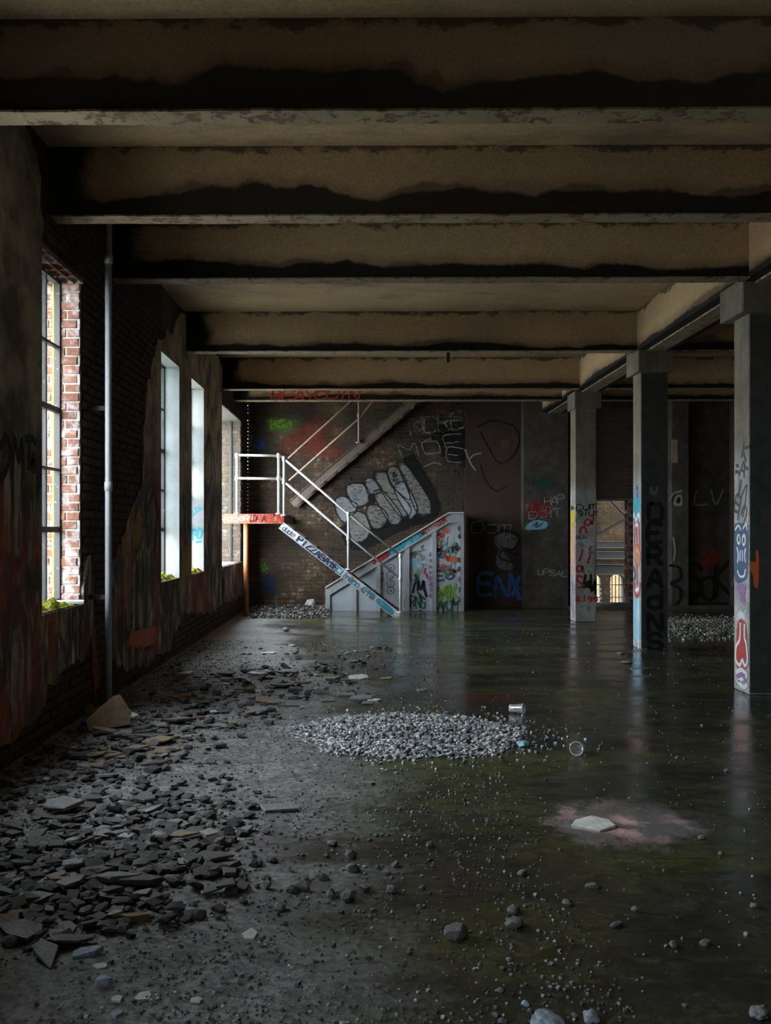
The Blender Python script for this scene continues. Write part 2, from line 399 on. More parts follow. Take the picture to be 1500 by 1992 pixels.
M['slab_yellow'] = m_speckle('yellow_painted_shard', (0.42, 0.31, 0.03), (0.2, 0.15, 0.04), 0.8, 9)
M['rock'] = m_speckle('rough_grey_rock', (0.22, 0.21, 0.20), (0.07, 0.068, 0.065), 0.85, 16)
M['dust'] = m_speckle('ground_dust', (0.13, 0.125, 0.115), (0.06, 0.058, 0.052), 0.95, 20)
PC = dict(white=(0.55, 0.56, 0.56), black=(0.008, 0.008, 0.008), red=(0.33, 0.03, 0.02), blue=(0.05, 0.14, 0.38), teal=(0.02, 0.30, 0.40),
          navy=(0.012, 0.045, 0.10), yellow=(0.52, 0.42, 0.03), green=(0.16, 0.36, 0.03), purple=(0.25, 0.10, 0.28), orange=(0.60, 0.13, 0.03),
          grey=(0.20, 0.20, 0.20), pink=(0.55, 0.25, 0.24), sky=(0.20, 0.42, 0.52), forest=(0.015, 0.09, 0.06), ochre=(0.12, 0.07, 0.03),
          ochre_yellow=(0.30, 0.22, 0.03), rust=(0.22, 0.04, 0.02), silver=(0.40, 0.42, 0.43), chalk=(0.30, 0.29, 0.265))
PM = {}
def paint(c, wear=0.35):
    k = (c, wear)
    if k not in PM: PM[k] = m_paint(c + '_spray', PC[c], wear)
    return PM[k]

# ------------------------------------------------------------------ setting
def holed_slab(name, ub, vb, holes, place, thick, m):
    """one connected slab with rectangular holes; place(u, v, d) -> xyz"""
    us = sorted(set([ub[0], ub[1]] + [h[0] for h in holes] + [h[1] for h in holes]))
    vs = sorted(set([vb[0], vb[1]] + [h[2] for h in holes] + [h[3] for h in holes]))
    us = [u for u in us if ub[0] <= u <= ub[1]]; vs = [v for v in vs if vb[0] <= v <= vb[1]]
    solid = {}
    for i in range(len(us) - 1):
        for j in range(len(vs) - 1):
            cu, cv = (us[i] + us[i+1]) / 2, (vs[j] + vs[j+1]) / 2
            solid[i, j] = not any(h[0] < cu < h[1] and h[2] < cv < h[3] for h in holes)
    idx = {}; mb = MB()
    def V(i, j, k):
        if (i, j, k) not in idx:
            idx[i, j, k] = len(mb.v); mb.v.append(place(us[i], vs[j], thick * k))
        return idx[i, j, k]
    for (i, j), s in solid.items():
        if not s: continue
        mb.f.append((V(i, j, 0), V(i+1, j, 0), V(i+1, j+1, 0), V(i, j+1, 0)))
        mb.f.append((V(i, j+1, 1), V(i+1, j+1, 1), V(i+1, j, 1), V(i, j, 1)))
        for (di, dj, a, b) in ((-1, 0, (i, j), (i, j+1)), (1, 0, (i+1, j+1), (i+1, j)), (0, -1, (i+1, j), (i, j)), (0, 1, (i, j+1), (i+1, j+1))):
            if not solid.get((i+di, j+dj), False):
                mb.f.append((V(*a, 0), V(*b, 0), V(*b, 1), V(*a, 1)))
    return tag(mb.build(name, m), kind='structure')

wall_left = holed_slab('wall_left', (YR, YB), (-0.3, 7.0), [(y0, y1, ZS, ZH) for y0, y1 in WIN], lambda u, v, d: (XB - 0.008 - d, u, v), -XO + XB, M['mortar'])
DOOR = (4.72, 5.50, 0.07, 2.20)
wall_back = holed_slab('wall_back', (XB, XR), (-0.3, 7.0), [DOOR], lambda u, v, d: (u, YB + d, v), 0.42, M['mortar'])
wall_right = tag(MB().box(XR, XR + 0.3, YR, YB, -0.3, ZC + 0.2).build('wall_right', M['pale_bounce_wall']), kind='structure')
wall_rear = tag(MB().box(XO, XR + 0.3, YR - 0.3, YR, -0.3, ZC + 0.2).build('wall_rear', M['pale_bounce_wall']), kind='structure')
ceiling = holed_slab('ceiling', (XO, XR + 0.3), (YR - 0.3, YB + 0.4), [(XB, 3.0, 17.12, YB)], lambda u, v, d: (u, v, ZC + d), 0.2, M['ceiling'])
stair_ceiling = tag(MB().box(XO, 3.3, 16.8, YB + 0.4, 7.0, 7.2).box(3.0, 3.3, 16.8, YB, ZC + 0.2, 7.0).box(XO, 3.0, 16.8, 17.1, ZC + 0.2, 7.0).build('ceiling_stairwell', M['brick_dark']), kind='structure')

def floor_h(x, y):
    """dust and fine rubble lie a little thicker along the window wall"""
    m = max(0.0, min(1.0, (0.1 - x) / 1.6)) * max(0.0, min(1.0, (13.0 - y) / 3.0)) * max(0.0, min(1.0, (y - 1.5)))
    if m <= 0: return 0.0
    n = noise.fractal(Vector((x * 1.7, y * 1.7, 3.1)), 1.0, 2.0, 4)
    n2 = noise.fractal(Vector((x * 9, y * 9, 1.1)), 1.0, 2.0, 3)
    return m * (0.022 + 0.024 * n + 0.010 * n2)
xs = [-2.86] + [-2.4 + 0.055 * i for i in range(60)] + [1.0 + 0.4 * i for i in range(23)]
ys = [YR - 0.3, -4, -2, 0, 1, 2] + [2.4 + 0.055 * i for i in range(195)] + [13.2 + 0.5 * i for i in range(12)] + [YB + 0.4]
mb = MB()
mb.v = [(x, y, floor_h(x, y)) for y in ys for x in xs]
nx = len(xs)
mb.f = [(j*nx+i, j*nx+i+1, (j+1)*nx+i+1, (j+1)*nx+i) for j in range(len(ys)-1) for i in range(nx-1)]
floor = tag(mb.build('floor', M['floor'], smooth=True, fix=False), kind='structure')

# bricks: the pieces of bare brickwork
def brick_mesh(name, m, var):
    r = random.Random(var); e = 0.006
    def rect(y, s): return [(-0.5 + s*1.2, y, -0.5 + s * 3), (0.5 - s*1.2, y, -0.5 + s * 3), (0.5 - s*1.2, y, 0.5 - s * 3), (-0.5 + s*1.2, y, 0.5 - s * 3)]
    v = rect(0.03, 0) + rect(-0.006, 0) + [(x + r.uniform(-.008, .008), y + r.uniform(-.002, .002), z + r.uniform(-.03, .03)) for x, y, z in rect(-0.012, 0.025)]
    f = [(0,1,5,4),(1,2,6,5),(2,3,7,6),(3,0,4,7),(4,5,9,8),(5,6,10,9),(6,7,11,10),(7,4,8,11),(8,9,10,11)]
    mb = MB().add(v, f); return mb.mesh(name, m)
BM_CACHE = {}
def lay_bricks(parent, m, org, u, n, rect, skip=None, limit=300, prio=None, course=0.077, length=0.235, joint=0.011, seed=1, rest_name='brickwork', cuts=()):
    """running-bond bricks on the plane org + u*U + z; n points out of the wall"""
    r = random.Random(seed); u = Vector(u); n = Vector(n); org = Vector(org); z = Vector((0, 0, 1))
    items = []
    u0, u1, v0, v1 = rect; j = 0; v = v0
    while v + course <= v1 + 0.01:
        s = u0 - (length / 2 if j % 2 else 0) + r.uniform(-.02, .02)
        while s < u1:
            a, b = max(s, u0), min(s + length, u1)
            w = v + course / 2; segs = [(a, b)]
            for (c0, c1, d0, d1) in cuts:          # stop at the edges of openings
                if d0 - 0.02 < w < d1 + 0.02:
                    segs = [q for (p0, p1) in segs for q in ((p0, min(p1, c0)), (max(p0, c1), p1)) if q[1] > q[0]]
            for (a, b) in segs:
                if b - a > 0.05:
                    c = (a + b) / 2
                    if not (skip and skip(c, w)): items.append((c, w, b - a - joint))
            s += length
        v += course; j += 1
    if prio: items.sort(key=lambda t: prio(t[0], t[1]))
    key = m.name
    if key not in BM_CACHE: BM_CACHE[key] = [brick_mesh('brick', m, k) for k in range(5)]
    rot = Matrix((u, -n, z)).transposed().to_4x4()
    rest = MB(); rnd = []
    for k, (c, w, ln) in enumerate(items):
        me = r.choice(BM_CACHE[key])
        mt = Matrix.Translation(org + u * c + z * w + n * r.uniform(-.003, .005)) @ rot @ Matrix.Rotation(r.uniform(-.012, .012), 4, 'Y') @ Matrix.Diagonal((ln, 1, course - joint, 1))
        if k < limit:
            o = bpy.data.objects.new('brick', me); o.matrix_world = mt; COL.objects.link(o); o.parent = parent
        else:
            b0 = len(rest.v); rest.v += [tuple(mt @ vv.co) for vv in me.vertices]
            q = r.random()
            for p in me.polygons: rest.f.append(tuple(b0 + i for i in p.vertices)); rnd.append(q)
    if rest.f:
        me = rest.mesh(rest_name, m, fix=False)
        at = me.attributes.new('rnd', 'FLOAT', 'FACE'); at.data.foreach_set('value', rnd)
        tag(link(rest_name, me, None, parent), kind='stuff')

# window wall: bare brick where the render has come off; far jambs of the brick openings
def in_win(y, z, pad=0.02): return any(a - pad < y < b + pad and ZS - pad < z < ZH + pad for a, b in WIN)
def left_skip(y, z): return in_win(y, z) or (y < 6.3 and z > 0.75) or (y > 10.9 and z > 0.75 and y < 15.3)
lay_bricks(wall_left, M['brick_dark'], (XB, 0, 0), (0, 1, 0), (1, 0, 0), (3.0, YB, 0.0, ZC), left_skip, 80,
           lambda y, z: abs(y - 9.0) + 0.3 * abs(z - 2.6), seed=3, cuts=[(a, b, ZS, ZH) for a, b in WIN])
# the brick reveals take their bricks on their own mortar backing
for (yj, x0, x1, lim) in ((WIN[3][1], XO, XB, 300), (WIN[6][1], XO, XB, 300)):
    rv = MB().box(x0, x1 - 0.004, yj - 0.018, yj + 0.02, ZS, ZH).build('reveal_backing', M['mortar_pale'] if yj < 10 else M['mortar'], wall_left)
    lay_bricks(wall_left, M['brick_jamb'] if yj < 10 else m_brick('weathered_jamb_brick', [(0.10, 0.068, 0.042), (0.125, 0.088, 0.06), (0.085, 0.06, 0.042)], 0.3, (0.18, 0.165, 0.15), 0.6, 0.3),
               (0, yj - 0.012, 0), (1, 0, 0), (0, -1, 0), (x0, x1, ZS, ZH), None, lim, seed=int(yj * 10))
# flat brick arch over the near opening
for i in range(6):
    x = XO + 0.04 + i * 0.078
    if x + 0.07 > XB + 0.05: break
    for k in range(5):
        y = WIN[3][0] + 0.1 + k * 0.2
        o = link('brick', BM_CACHE[M['brick_jamb'].name][(i + k) % 5], None, wall_left)
        o.matrix_world = Matrix.Translation((x + 0.035, y, ZH)) @ Matrix.Rotation(math.pi/2, 4, 'Z') @ Matrix.Rotation(-math.pi/2, 4, 'X') @ Matrix.Diagonal((0.19, 1, 0.068, 1))

# the render that still clings to the window wall
def jag(pts, amp, step=0.07, seed=0):
    out = []
    for (a, b, rough) in pts:
        a = Vector(a); b = Vector(b); L = (b - a).length; k = max(1, int(L / step)) if rough else 1
        nrm = Vector((-(b - a).y, (b - a).x)).normalized()
        for i in range(k):
            p = a.lerp(b, i / k)
            if rough and i > 0: p = p + nrm * amp * noise.fractal(Vector((p.x * 5, p.y * 5, seed)), 1.0, 2.0, 4) * 1.6
            out.append(p)
    return out
def render_patch(name, corners, holes, x_face, x_back, m, parent, seed):
    segs = [(corners[i][:2], corners[(i+1) % len(corners)][:2], corners[i][2]) for i in range(len(corners))]
    loops = [jag(segs, 0.045, 0.07, seed)] + [[Vector(p) for p in ((h[0], h[2]), (h[0], h[3]), (h[1], h[3]), (h[1], h[2]))] for h in holes]
    flat = [p for l in loops for p in l]
    tris = tessellate_polygon([[Vector((p.x, p.y, 0)) for p in l] for l in loops])
    n = len(flat); mb = MB()
    mb.v = [(x_face, p.x, p.y) for p in flat] + [(x_back, p.x, p.y) for p in flat]
    mb.f = [tuple(t) for t in tris]
    b = 0
    for l in loops:
        k = len(l)
        for i in range(k):
            a, c = b + i, b + (i + 1) % k
            mb.f.append((a, c, n + c, n + a))
        b += k
    return mb.build(name, m, parent)
Wp = on_left
render_patch('render_coat', [(5.9, ZC, 0), (6.15, ZC, 1), Wp(66, 285) + (1,), Wp(80, 345) + (1,), (6.775, ZH + 0.05, 0), (6.775, ZS - 0.01, 0), (7.80, ZS - 0.01, 1), (7.84, 1.32, 1), (8.0, 1.38, 1), (8.08, 1.0, 1), (8.12, 0.62, 1),
    (8.30, 0.15, 1), (8.1, 0.14, 1), (8.0, 0.70, 1), Wp(165, 1283) + (1,), Wp(93, 1330) + (1,), Wp(88, 1372) + (1,), Wp(40, 1420) + (1,), Wp(6, 1450) + (1,), (4.0, 0.12, 1), (2.0, 0.2, 0), (2.0, 0.93, 0), (5.9, 0.93, 0)], [], XL, XB - 0.004, M['render'], wall_left, 1.3)
render_patch('render_coat', [Wp(217, 1285) + (1,), Wp(217, 1085) + (1,), Wp(237, 1058) + (1,), Wp(258, 985) + (1,), Wp(275, 940) + (1,), Wp(286, 760) + (1,), Wp(308, 660) + (1,), Wp(322, 652) + (1,), Wp(340, 640) + (1,), (12.0, 4.42, 1),
    (15.0, 4.42, 1), (15.42, 4.3, 0), (15.42, 0.35, 1), (14.2, 0.30, 1), (12.2, 0.5, 1), Wp(330, 1268) + (1,), Wp(313, 1272) + (1,), Wp(280, 1294) + (1,), Wp(243, 1303) + (1,)],
    [(WIN[4][0], WIN[4][1], ZS, ZH), (WIN[5][0], WIN[5][1], ZS, ZH)], XL, XB - 0.004, M['render'], wall_left, 4.7)
render_patch('render_coat', [(15.6, 0.35, 1), (15.6, ZS - 0.01, 0), (18.2, ZS - 0.01, 0), (18.9, 1.1, 1), (18.9, 0.3, 1)], [], XL, XB - 0.004, M['render'], wall_left, 8.1)
for w in (4, 5):   # plastered reveals
    y0, y1 = WIN[w]
    MB().box(XO + 0.02, XL, y1 - 0.02, y1 + 0.01, ZS, ZH).build('reveal_plaster', M['white_plaster'], wall_left)
    MB().box(XO + 0.02, XL, y0 - 0.01, y0 + 0.02, ZS, ZH).build('reveal_plaster', M['white_plaster'], wall_left)
    MB().box(XO + 0.02, XL, y0, y1, ZH - 0.02, ZH + 0.01).build('reveal_plaster', M['white_plaster'], wall_left)

# ------------------------------------------------------------------ windows
def m_glass():
    T = NT('dirty_glass'); p = T.pos()
    d = T.n('BsdfDiffuse', Color=(0.5, 0.52, 0.5, 1)); t = T.n('BsdfTransparent', Color=(0.9, 0.94, 0.95, 1)); g = T.n('BsdfGlossy', Roughness=0.05)
    a = T.n('MixShader', i0=T.ramp(T.noise(p, 7, 5, 0.6), [(0.4, 0.05), (0.7, 0.35)]), i1=t, i2=d)
    return T.done(T.n('MixShader', i0=0.06, i1=a, i2=g))
M['glass'] = m_glass()
XF = -2.575
for wi, (y0, y1) in enumerate(WIN):
    if wi < 2: continue
    w = tag(empty('window_%d' % (wi - 1), (XF, (y0 + y1) / 2, ZS)), kind='structure')
    ox, oy, oz = w.location
    def B(name, ya, yb, za, zb, t, m):
        o = MB().box(-t, t, ya - oy, yb - oy, za - oz, zb - oz, min(0.004, t * 0.3)).build(name, m, w); return o
    if wi == 6:   # its glazing is gone, the far stile still stands
        B('stile', y1 - 0.05, y1 - 0.015, ZS, ZH, 0.022, M['steel_dark'])
        continue
    nc = 3 if y1 - y0 < 2 else 4
    yb_ = [y0 + 0.02 + (y1 - y0 - 0.04) * i / nc for i in range(nc + 1)]
    zb_ = [ZS + 0.02, 1.60, 2.10, 2.60, 3.13, ZH - 0.02]
    for y in (y0 + 0.022, y1 - 0.022): B('stile', y - 0.02, y + 0.02, ZS, ZH, 0.028, M['frame'])
    for z in (ZS + 0.022, ZH - 0.022): B('frame_rail', y0 + 0.04, y1 - 0.04, z - 0.02, z + 0.02, 0.028, M['frame'])
    for y in yb_[1:-1]: B('mullion', y - 0.011, y + 0.011, ZS + 0.04, ZH - 0.04, 0.02, M['frame'])
    for y in (yb_[1:] if wi in (2, 3) else []): MB().box(-0.042, -0.019, y - oy - 0.016, y - oy + 0.004, 0.05, ZH - ZS - 0.05).build('putty_line', M['frame_yellow'], w)
    for k, z in enumerate(zb_[1:-1]):
        t = 0.024 if k in (0, 2) else 0.011
        B('transom', y0 + 0.04, y1 - 0.04, z - t, z + t, 0.022, M['steel_dark'])
    r = random.Random(wi)
    for i in range(nc):
        for k in range(5):
            if r.random() < 0.28:
                o = MB().box(-0.002, 0.002, yb_[i] - oy + 0.012, yb_[i+1] - oy - 0.012, zb_[k] - oz + 0.012, zb_[k+1] - oz - 0.012).build('pane', M['glass'], w)
    # moss cushions along the sill
    if wi in (3, 4, 5, 6):
        mb = MB(); r2 = random.Random(40 + wi); nu, nv = 34, 16
        x0, x1 = XO + 0.1, XL - 0.01; ya, yb = y0 + 0.02, y1 - (0.22 if wi == 3 else 0.05)
        for j in range(nv + 1):
            for i in range(nu + 1):
                x = x0 + (x1 - x0) * j / nv; y = ya + (yb - ya) * i / nu
                edge = min(i, nu - i, j, nv - j) / 2.0
                h = 0.012 + 0.13 * max(0, noise.fractal(Vector((x * 7, y * 7, wi)), 1.0, 2.0, 3) * 0.7 + 0.32) * min(1, edge) * (1 - 0.35 * j / nv)
                h += 0.012 * noise.noise(Vector((x * 60, y * 60, wi)))
                mb.v.append((x - ox, y - oy, ZS - oz + max(-0.004, h - 0.012)))
        mb.f = [(j*(nu+1)+i, j*(nu+1)+i+1, (j+1)*(nu+1)+i+1, (j+1)*(nu+1)+i) for j in range(nv) for i in range(nu)]
        tag(mb.build('moss', M['moss'], w, smooth=False), 'yellow-green moss grown over the sill', kind='stuff')

# ------------------------------------------------------------------ outside and the hall beyond the opening
ground = tag(MB().box(-60, XO, -40, 60, -0.6, -0.5).build('ground_outside', m_speckle('outside_ground', (0.42, 0.41, 0.36), (0.30, 0.30, 0.25), 0.95, 2)), kind='structure')
HX0, HX1, HY, HZ = 2.0, 12.0, 31.0, -4.2
HW = [(7.40, 7.99), (8.25, 8.72), (6.5, 7.1), (9.2, 9.8)]
hall = holed_slab('wall_hall_far', (HX0, HX1), (HZ, 6.0), [(a, b, -3.2, 0.10) for a, b in HW], lambda u, v, d: (u, HY + d, v), 0.5, M['mortar'])
lay_bricks(hall, M['brick_hall'], (0, HY, 0), (1, 0, 0), (0, -1, 0), (6.5, 10.4, -2.2, 3.0), lambda x, z: any(a - .02 < x < b + .02 and z < 0.12 for a, b in HW), 0, seed=9)
tag(MB().box(HX0, HX1, YB + 0.42, HY, HZ - 0.2, HZ).build('floor_hall', M['dust']), kind='structure')
tag(MB().box(HX0 - 0.3, HX0, YB + 0.42, HY, HZ, 6).build('wall_hall_left', M['brick_right']), kind='structure')
tag(MB().box(HX0 - 0.3, HX1 + 0.3, YB + 0.42, YB + 0.6, HZ - 0.2, -0.3).box(XR, HX1 + 0.3, YB + 0.3, YB + 0.6, -0.3, 6.2).build('wall_hall_near', M['brick_right']), kind='structure')
tag(MB().box(HX0, HX1, YB + 0.42, HY, 6.0, 6.2).build('ceiling_hall', M['brick_right']), kind='structure')
holed_slab('wall_hall_right', (YB + 0.42, HY), (HZ, 6.0), [(21.5, 23.5, 0.8, 4.5), (25.5, 28.5, 0.8, 4.5)], lambda u, v, d: (HX1 + d, u, v), 0.3, M['brick_hall'])  # unseen openings added to throw daylight onto the hall's far wall
for (z0, z1, y, lab) in ((1.02, 1.20, 30.2, 'uppermost dark steel beam across the hall seen through the opening'), (0.68, 0.88, 29.6, 'middle dark steel beam across the hall seen through the opening'), (0.22, 0.50, 28.8, 'lowest dark steel beam above the arched hall windows')):
    b = empty('hall_beam', (7.5, y, z0)); tag(b, lab, 'beam')
    MB().box(-4.9, 4.3, -0.02, 0.02, 0, z1 - z0).build('web', M['steel_dark'], b)
    MB().box(-4.9, 4.3, -0.1, 0.1, z1 - z0, z1 - z0 + 0.02).build('flange', M['stringer_old'], b)
    MB().box(-4.9, 4.3, -0.1, 0.1, -0.02, 0).build('flange', M['stringer_old'], b)
tr = tag(empty('roof_truss', (8.3, 29.9, 1.2)), 'thin dark steel lattice truss above the hall beams', 'truss')
for (x0, z0, x1, z1) in ((-1.2, 2.2, 0.9, 0.1), (0.9, 0.1, 1.3, 2.3), (-1.0, 0.1, 1.0, 1.2), (0.45, 0.0, 0.45, 2.2)):
    MB().tube([(x0, 0, z0), (x1, 0, z1)], 0.035, 6).build('lattice_bar', M['steel_dark'], tr)
for i, (a, b) in enumerate(HW):
    w = tag(empty('window_%d' % (10 + i), ((a + b) / 2, HY + 0.2, -3.2)), kind='structure')
    # segmental brick arch and the steel glazing grid
    n = 9; hw = (b - a) / 2
    arc = [(hw * math.cos(math.pi - math.pi * k / n), 3.14 + 0.16 * math.sin(math.pi * k / n)) for k in range(n + 1)]
    MB().prism(arc + [(hw, 3.30), (-hw, 3.30)], 1, -0.2, 0.25).build('arch_head', M['brick_hall'], w)
    for k in range(1, 4): MB().box(-hw + k * 2 * hw / 4 - 0.012, -hw + k * 2 * hw / 4 + 0.012, 0, 0.03, 0, 3.25).build('glazing_bar', M['steel_dark'], w)
    for k in range(1, 8): MB().box(-hw, hw, 0, 0.03, k * 0.42 - 0.012, k * 0.42 + 0.012).build('glazing_bar', M['steel_dark'], w)
tag(MB().box(-5, 25, 38, 38.4, -5, 4).build('wall_outside_far', M['brick_hall']), kind='structure')
tag(MB().box(-20, 40, HY + 0.5, 60, HZ - 0.4, HZ - 0.2).build('ground_beyond', m_speckle('far_ground', (0.22, 0.26, 0.1), (0.12, 0.14, 0.05), 0.95, 2)), kind='structure')

# ------------------------------------------------------------------ back wall: bricks, piers, opening
def back_skip(x, z):
    if DOOR[0] - 0.02 < x < DOOR[1] + 0.02 and z < DOOR[3] + 0.02: return True
    return (3.24 < x < 4.2) or (6.25 < x < 6.62)
lay_bricks(wall_back, M['brick_back'], (0, YB, 0), (1, 0, 0), (0, -1, 0), (XL, 2.06, 0.0, 5.4), None, 270,
           lambda x, z: abs(x + 1.0) * 0.9 + abs(z - 2.6) + (3 if (-.7 < x < 2.0 and z < 0.9 + 0.55 * (x + .7)) else 0), seed=11)
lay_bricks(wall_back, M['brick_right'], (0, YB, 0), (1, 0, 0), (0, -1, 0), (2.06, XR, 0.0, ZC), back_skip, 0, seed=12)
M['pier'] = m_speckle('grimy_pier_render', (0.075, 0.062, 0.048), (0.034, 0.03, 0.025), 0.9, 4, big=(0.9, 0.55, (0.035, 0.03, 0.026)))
M['pier_edge'] = m_speckle('tan_pier_edge', (0.28, 0.22, 0.15), (0.16, 0.12, 0.085), 0.9, 4)
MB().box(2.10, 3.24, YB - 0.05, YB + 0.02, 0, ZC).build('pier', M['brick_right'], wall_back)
p1 = MB().box(3.24, 4.16, YB - 0.30, YB + 0.02, 0, ZC, 0.01).build('pier', M['pier'], wall_back)
MB().box(6.25, 6.60, YB - 0.28, YB + 0.02, 0.05, ZC, 0.01).build('pier', M['pier'], wall_back)
MB().box(6.60, 7.50, YB - 0.06, YB + 0.02, 0.10, ZC).build('pier', M['pier'], wall_back)
MB().box(7.50, 9.4, YB - 0.30, YB + 0.02, 0, ZC, 0.01).build('pier', M['brick_right'], wall_back)
MB().box(6.25, 6.37, YB - 0.285, YB - 0.27, 2.95, 3.42).build('pale_patch', M['pier_edge'], wall_back)
MB().box(4.16, XR, YB - 0.5, YB, -0.05, 0.06, 0.01).build('low_kerb', M['pier'], wall_back)
# jagged brick jamb of the broken-through opening
r = random.Random(5)
for k in range(27):
    z = DOOR[2] + 0.04 + k * 0.077
    o = link('brick', BM_CACHE[M['brick_jamb'].name][k % 5], None, wall_back)
    ln = r.uniform(0.10, 0.2)
    o.matrix_world = Matrix.Translation((DOOR[1] - ln / 2 + 0.06, YB + 0.01, z)) @ Matrix.Diagonal((ln, 1.0, 0.066, 1))

# ------------------------------------------------------------------ ceiling beams, girder, columns
COLS = [(3.73, 8.98, 0.37), (3.69, 12.34, 0.36), (3.66, 16.03, 0.37)]
GX0, GX1 = 3.63, 4.10
def make_beam(y, wid, x0, x1, label):
    band = 0.20 if y < 7.5 else (0.15 if y < 10 else 0.095)
    b = tag(empty('ceiling_beam', ((x0 + x1) / 2, y, ZB)), label, 'beam')
    cx = (x0 + x1) / 2
    # slightly uneven casing
    n = 40; mb = MB(); h = ZC - ZB
    for i in range(n + 1):
        x = x0 + (x1 - x0) * i / n
        for (yy, zz) in ((0.0, 0.012), (0.004, h + 0.01), (wid, h + 0.01), (wid, 0.012)):
            k = 0.004 * noise.noise(Vector((x * 2, y + yy, zz * 3)))
            mb.v.append((x - cx, yy + k, zz))
    for i in range(n):
        for k in range(4):
            k2 = (k + 1) % 4
            mb.f.append((i*4+k, i*4+k2, (i+1)*4+k2, (i+1)*4+k))
    mb.f += [(0, 1, 2, 3), (n*4, n*4+1, n*4+2, n*4+3)]
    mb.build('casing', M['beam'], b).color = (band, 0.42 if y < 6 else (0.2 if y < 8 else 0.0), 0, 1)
    # bottom flange with eaten edges
    mb = MB(); n = 120
    for i in range(n + 1):
        x = x0 + (x1 - x0) * i / n
        e = 0.010 * noise.fractal(Vector((x * 4, y, 0)), 1, 2, 3); e2 = 0.008 * noise.fractal(Vector((x * 4, y, 5)), 1, 2, 3)
        sag = 0.004 * noise.noise(Vector((x * 1.3, y, 9)))
        for (yy, zz) in ((-0.018 + e, 0.0), (-0.018 + e, 0.013), (wid + 0.016 + e2, 0.013), (wid + 0.016 + e2, 0.0)):
            mb.v.append((x - cx, yy, zz + sag))
    for i in range(n):
        for k in range(4):
            k2 = (k + 1) % 4
            mb.f.append((i*4+k, i*4+k2, (i+1)*4+k2, (i+1)*4+k))
    mb.f += [(0, 1, 2, 3), (n*4, n*4+1, n*4+2, n*4+3)]
    mb.build('bottom_flange', M['flange'], b)
    return b
BEAMS = [(5.24, 0.14, 'nearest ceiling beam, running across the very top of the picture'), (6.99, 0.14, 'second nearest ceiling beam, a thick soot band above its rusty flange'),
         (8.74, 0.14, 'third ceiling beam, meeting the nearest graffiti column'), (12.30, 0.14, 'fourth ceiling beam, meeting the turquoise-streaked column'),
         (15.59, 0.14, 'fifth ceiling beam, meeting the grey column with red letters'), (16.95, 0.16, 'farthest ceiling beam with a red tag, in front of the upper stairs')]
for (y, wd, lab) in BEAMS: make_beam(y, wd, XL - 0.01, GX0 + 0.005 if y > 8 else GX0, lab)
RB = ['nearest beam stub right of the girder', 'second beam stub right of the girder', 'beam right of the girder above the nearest column', 'beam right of the girder behind the turquoise-streaked column', 'beam right of the girder, second from the back wall', 'beam right of the girder, nearest the back wall']
for (y, wd, _), lab in zip(BEAMS, RB):
    if y > 8: make_beam(y, wd, GX1 - 0.005, XR, lab)
g = tag(empty('girder', ((GX0 + GX1) / 2, 8, ZB)), 'long tan girder running over the row of columns to the back wall', 'beam')
MB().box(GX0 - g.location.x, GX1 - g.location.x, -15.4, YB - 8.02, 0.012, ZC - ZB + 0.01).build('casing', m_soffit_paint('sooty_girder_paint', True), g).color = (0.07, 0, 0, 1)
MB().box(GX0 - g.location.x + 0.12, GX1 - g.location.x - 0.12, -15.4, YB - 8.02, -0.01, 0.012).build('bottom_flange', M['flange'], g)
# two soot-black nail stubs hanging from the fourth and fifth beams
for (px, py, y, lab) in ((872, 690, 12.38, 'short black rod hanging under the fourth ceiling beam'),):
    x, z = on_depth(px, py, y)
    o = tag(MB().box(-0.02, 0.02, -0.01, 0.01, -0.13, 0.01).build('hanging_rod', M['steel_dark']), lab, 'rod'); o.location = (x, y, ZB)

CLAB = ['nearest column, its lit side painted with a black-outlined face and purple', 'middle column with turquoise and red paint on its lit side and a black front', 'farthest column, grey-white front covered in red and black letters']
columns = []
for (x, y, wd), lab in zip(COLS, CLAB):
    c = tag(empty('column', (x + wd / 2, y + wd / 2, 0)), lab, 'column')
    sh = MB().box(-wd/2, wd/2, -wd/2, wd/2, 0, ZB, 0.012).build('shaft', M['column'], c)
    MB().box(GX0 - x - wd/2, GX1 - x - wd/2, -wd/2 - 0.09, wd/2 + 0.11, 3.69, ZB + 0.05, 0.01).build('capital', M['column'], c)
    columns.append(c)
# black paint over the fronts of the two nearer columns
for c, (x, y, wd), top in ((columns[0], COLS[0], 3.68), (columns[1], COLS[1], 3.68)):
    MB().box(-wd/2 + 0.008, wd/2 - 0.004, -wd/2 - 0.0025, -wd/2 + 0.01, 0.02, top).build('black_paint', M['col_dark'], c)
    pass

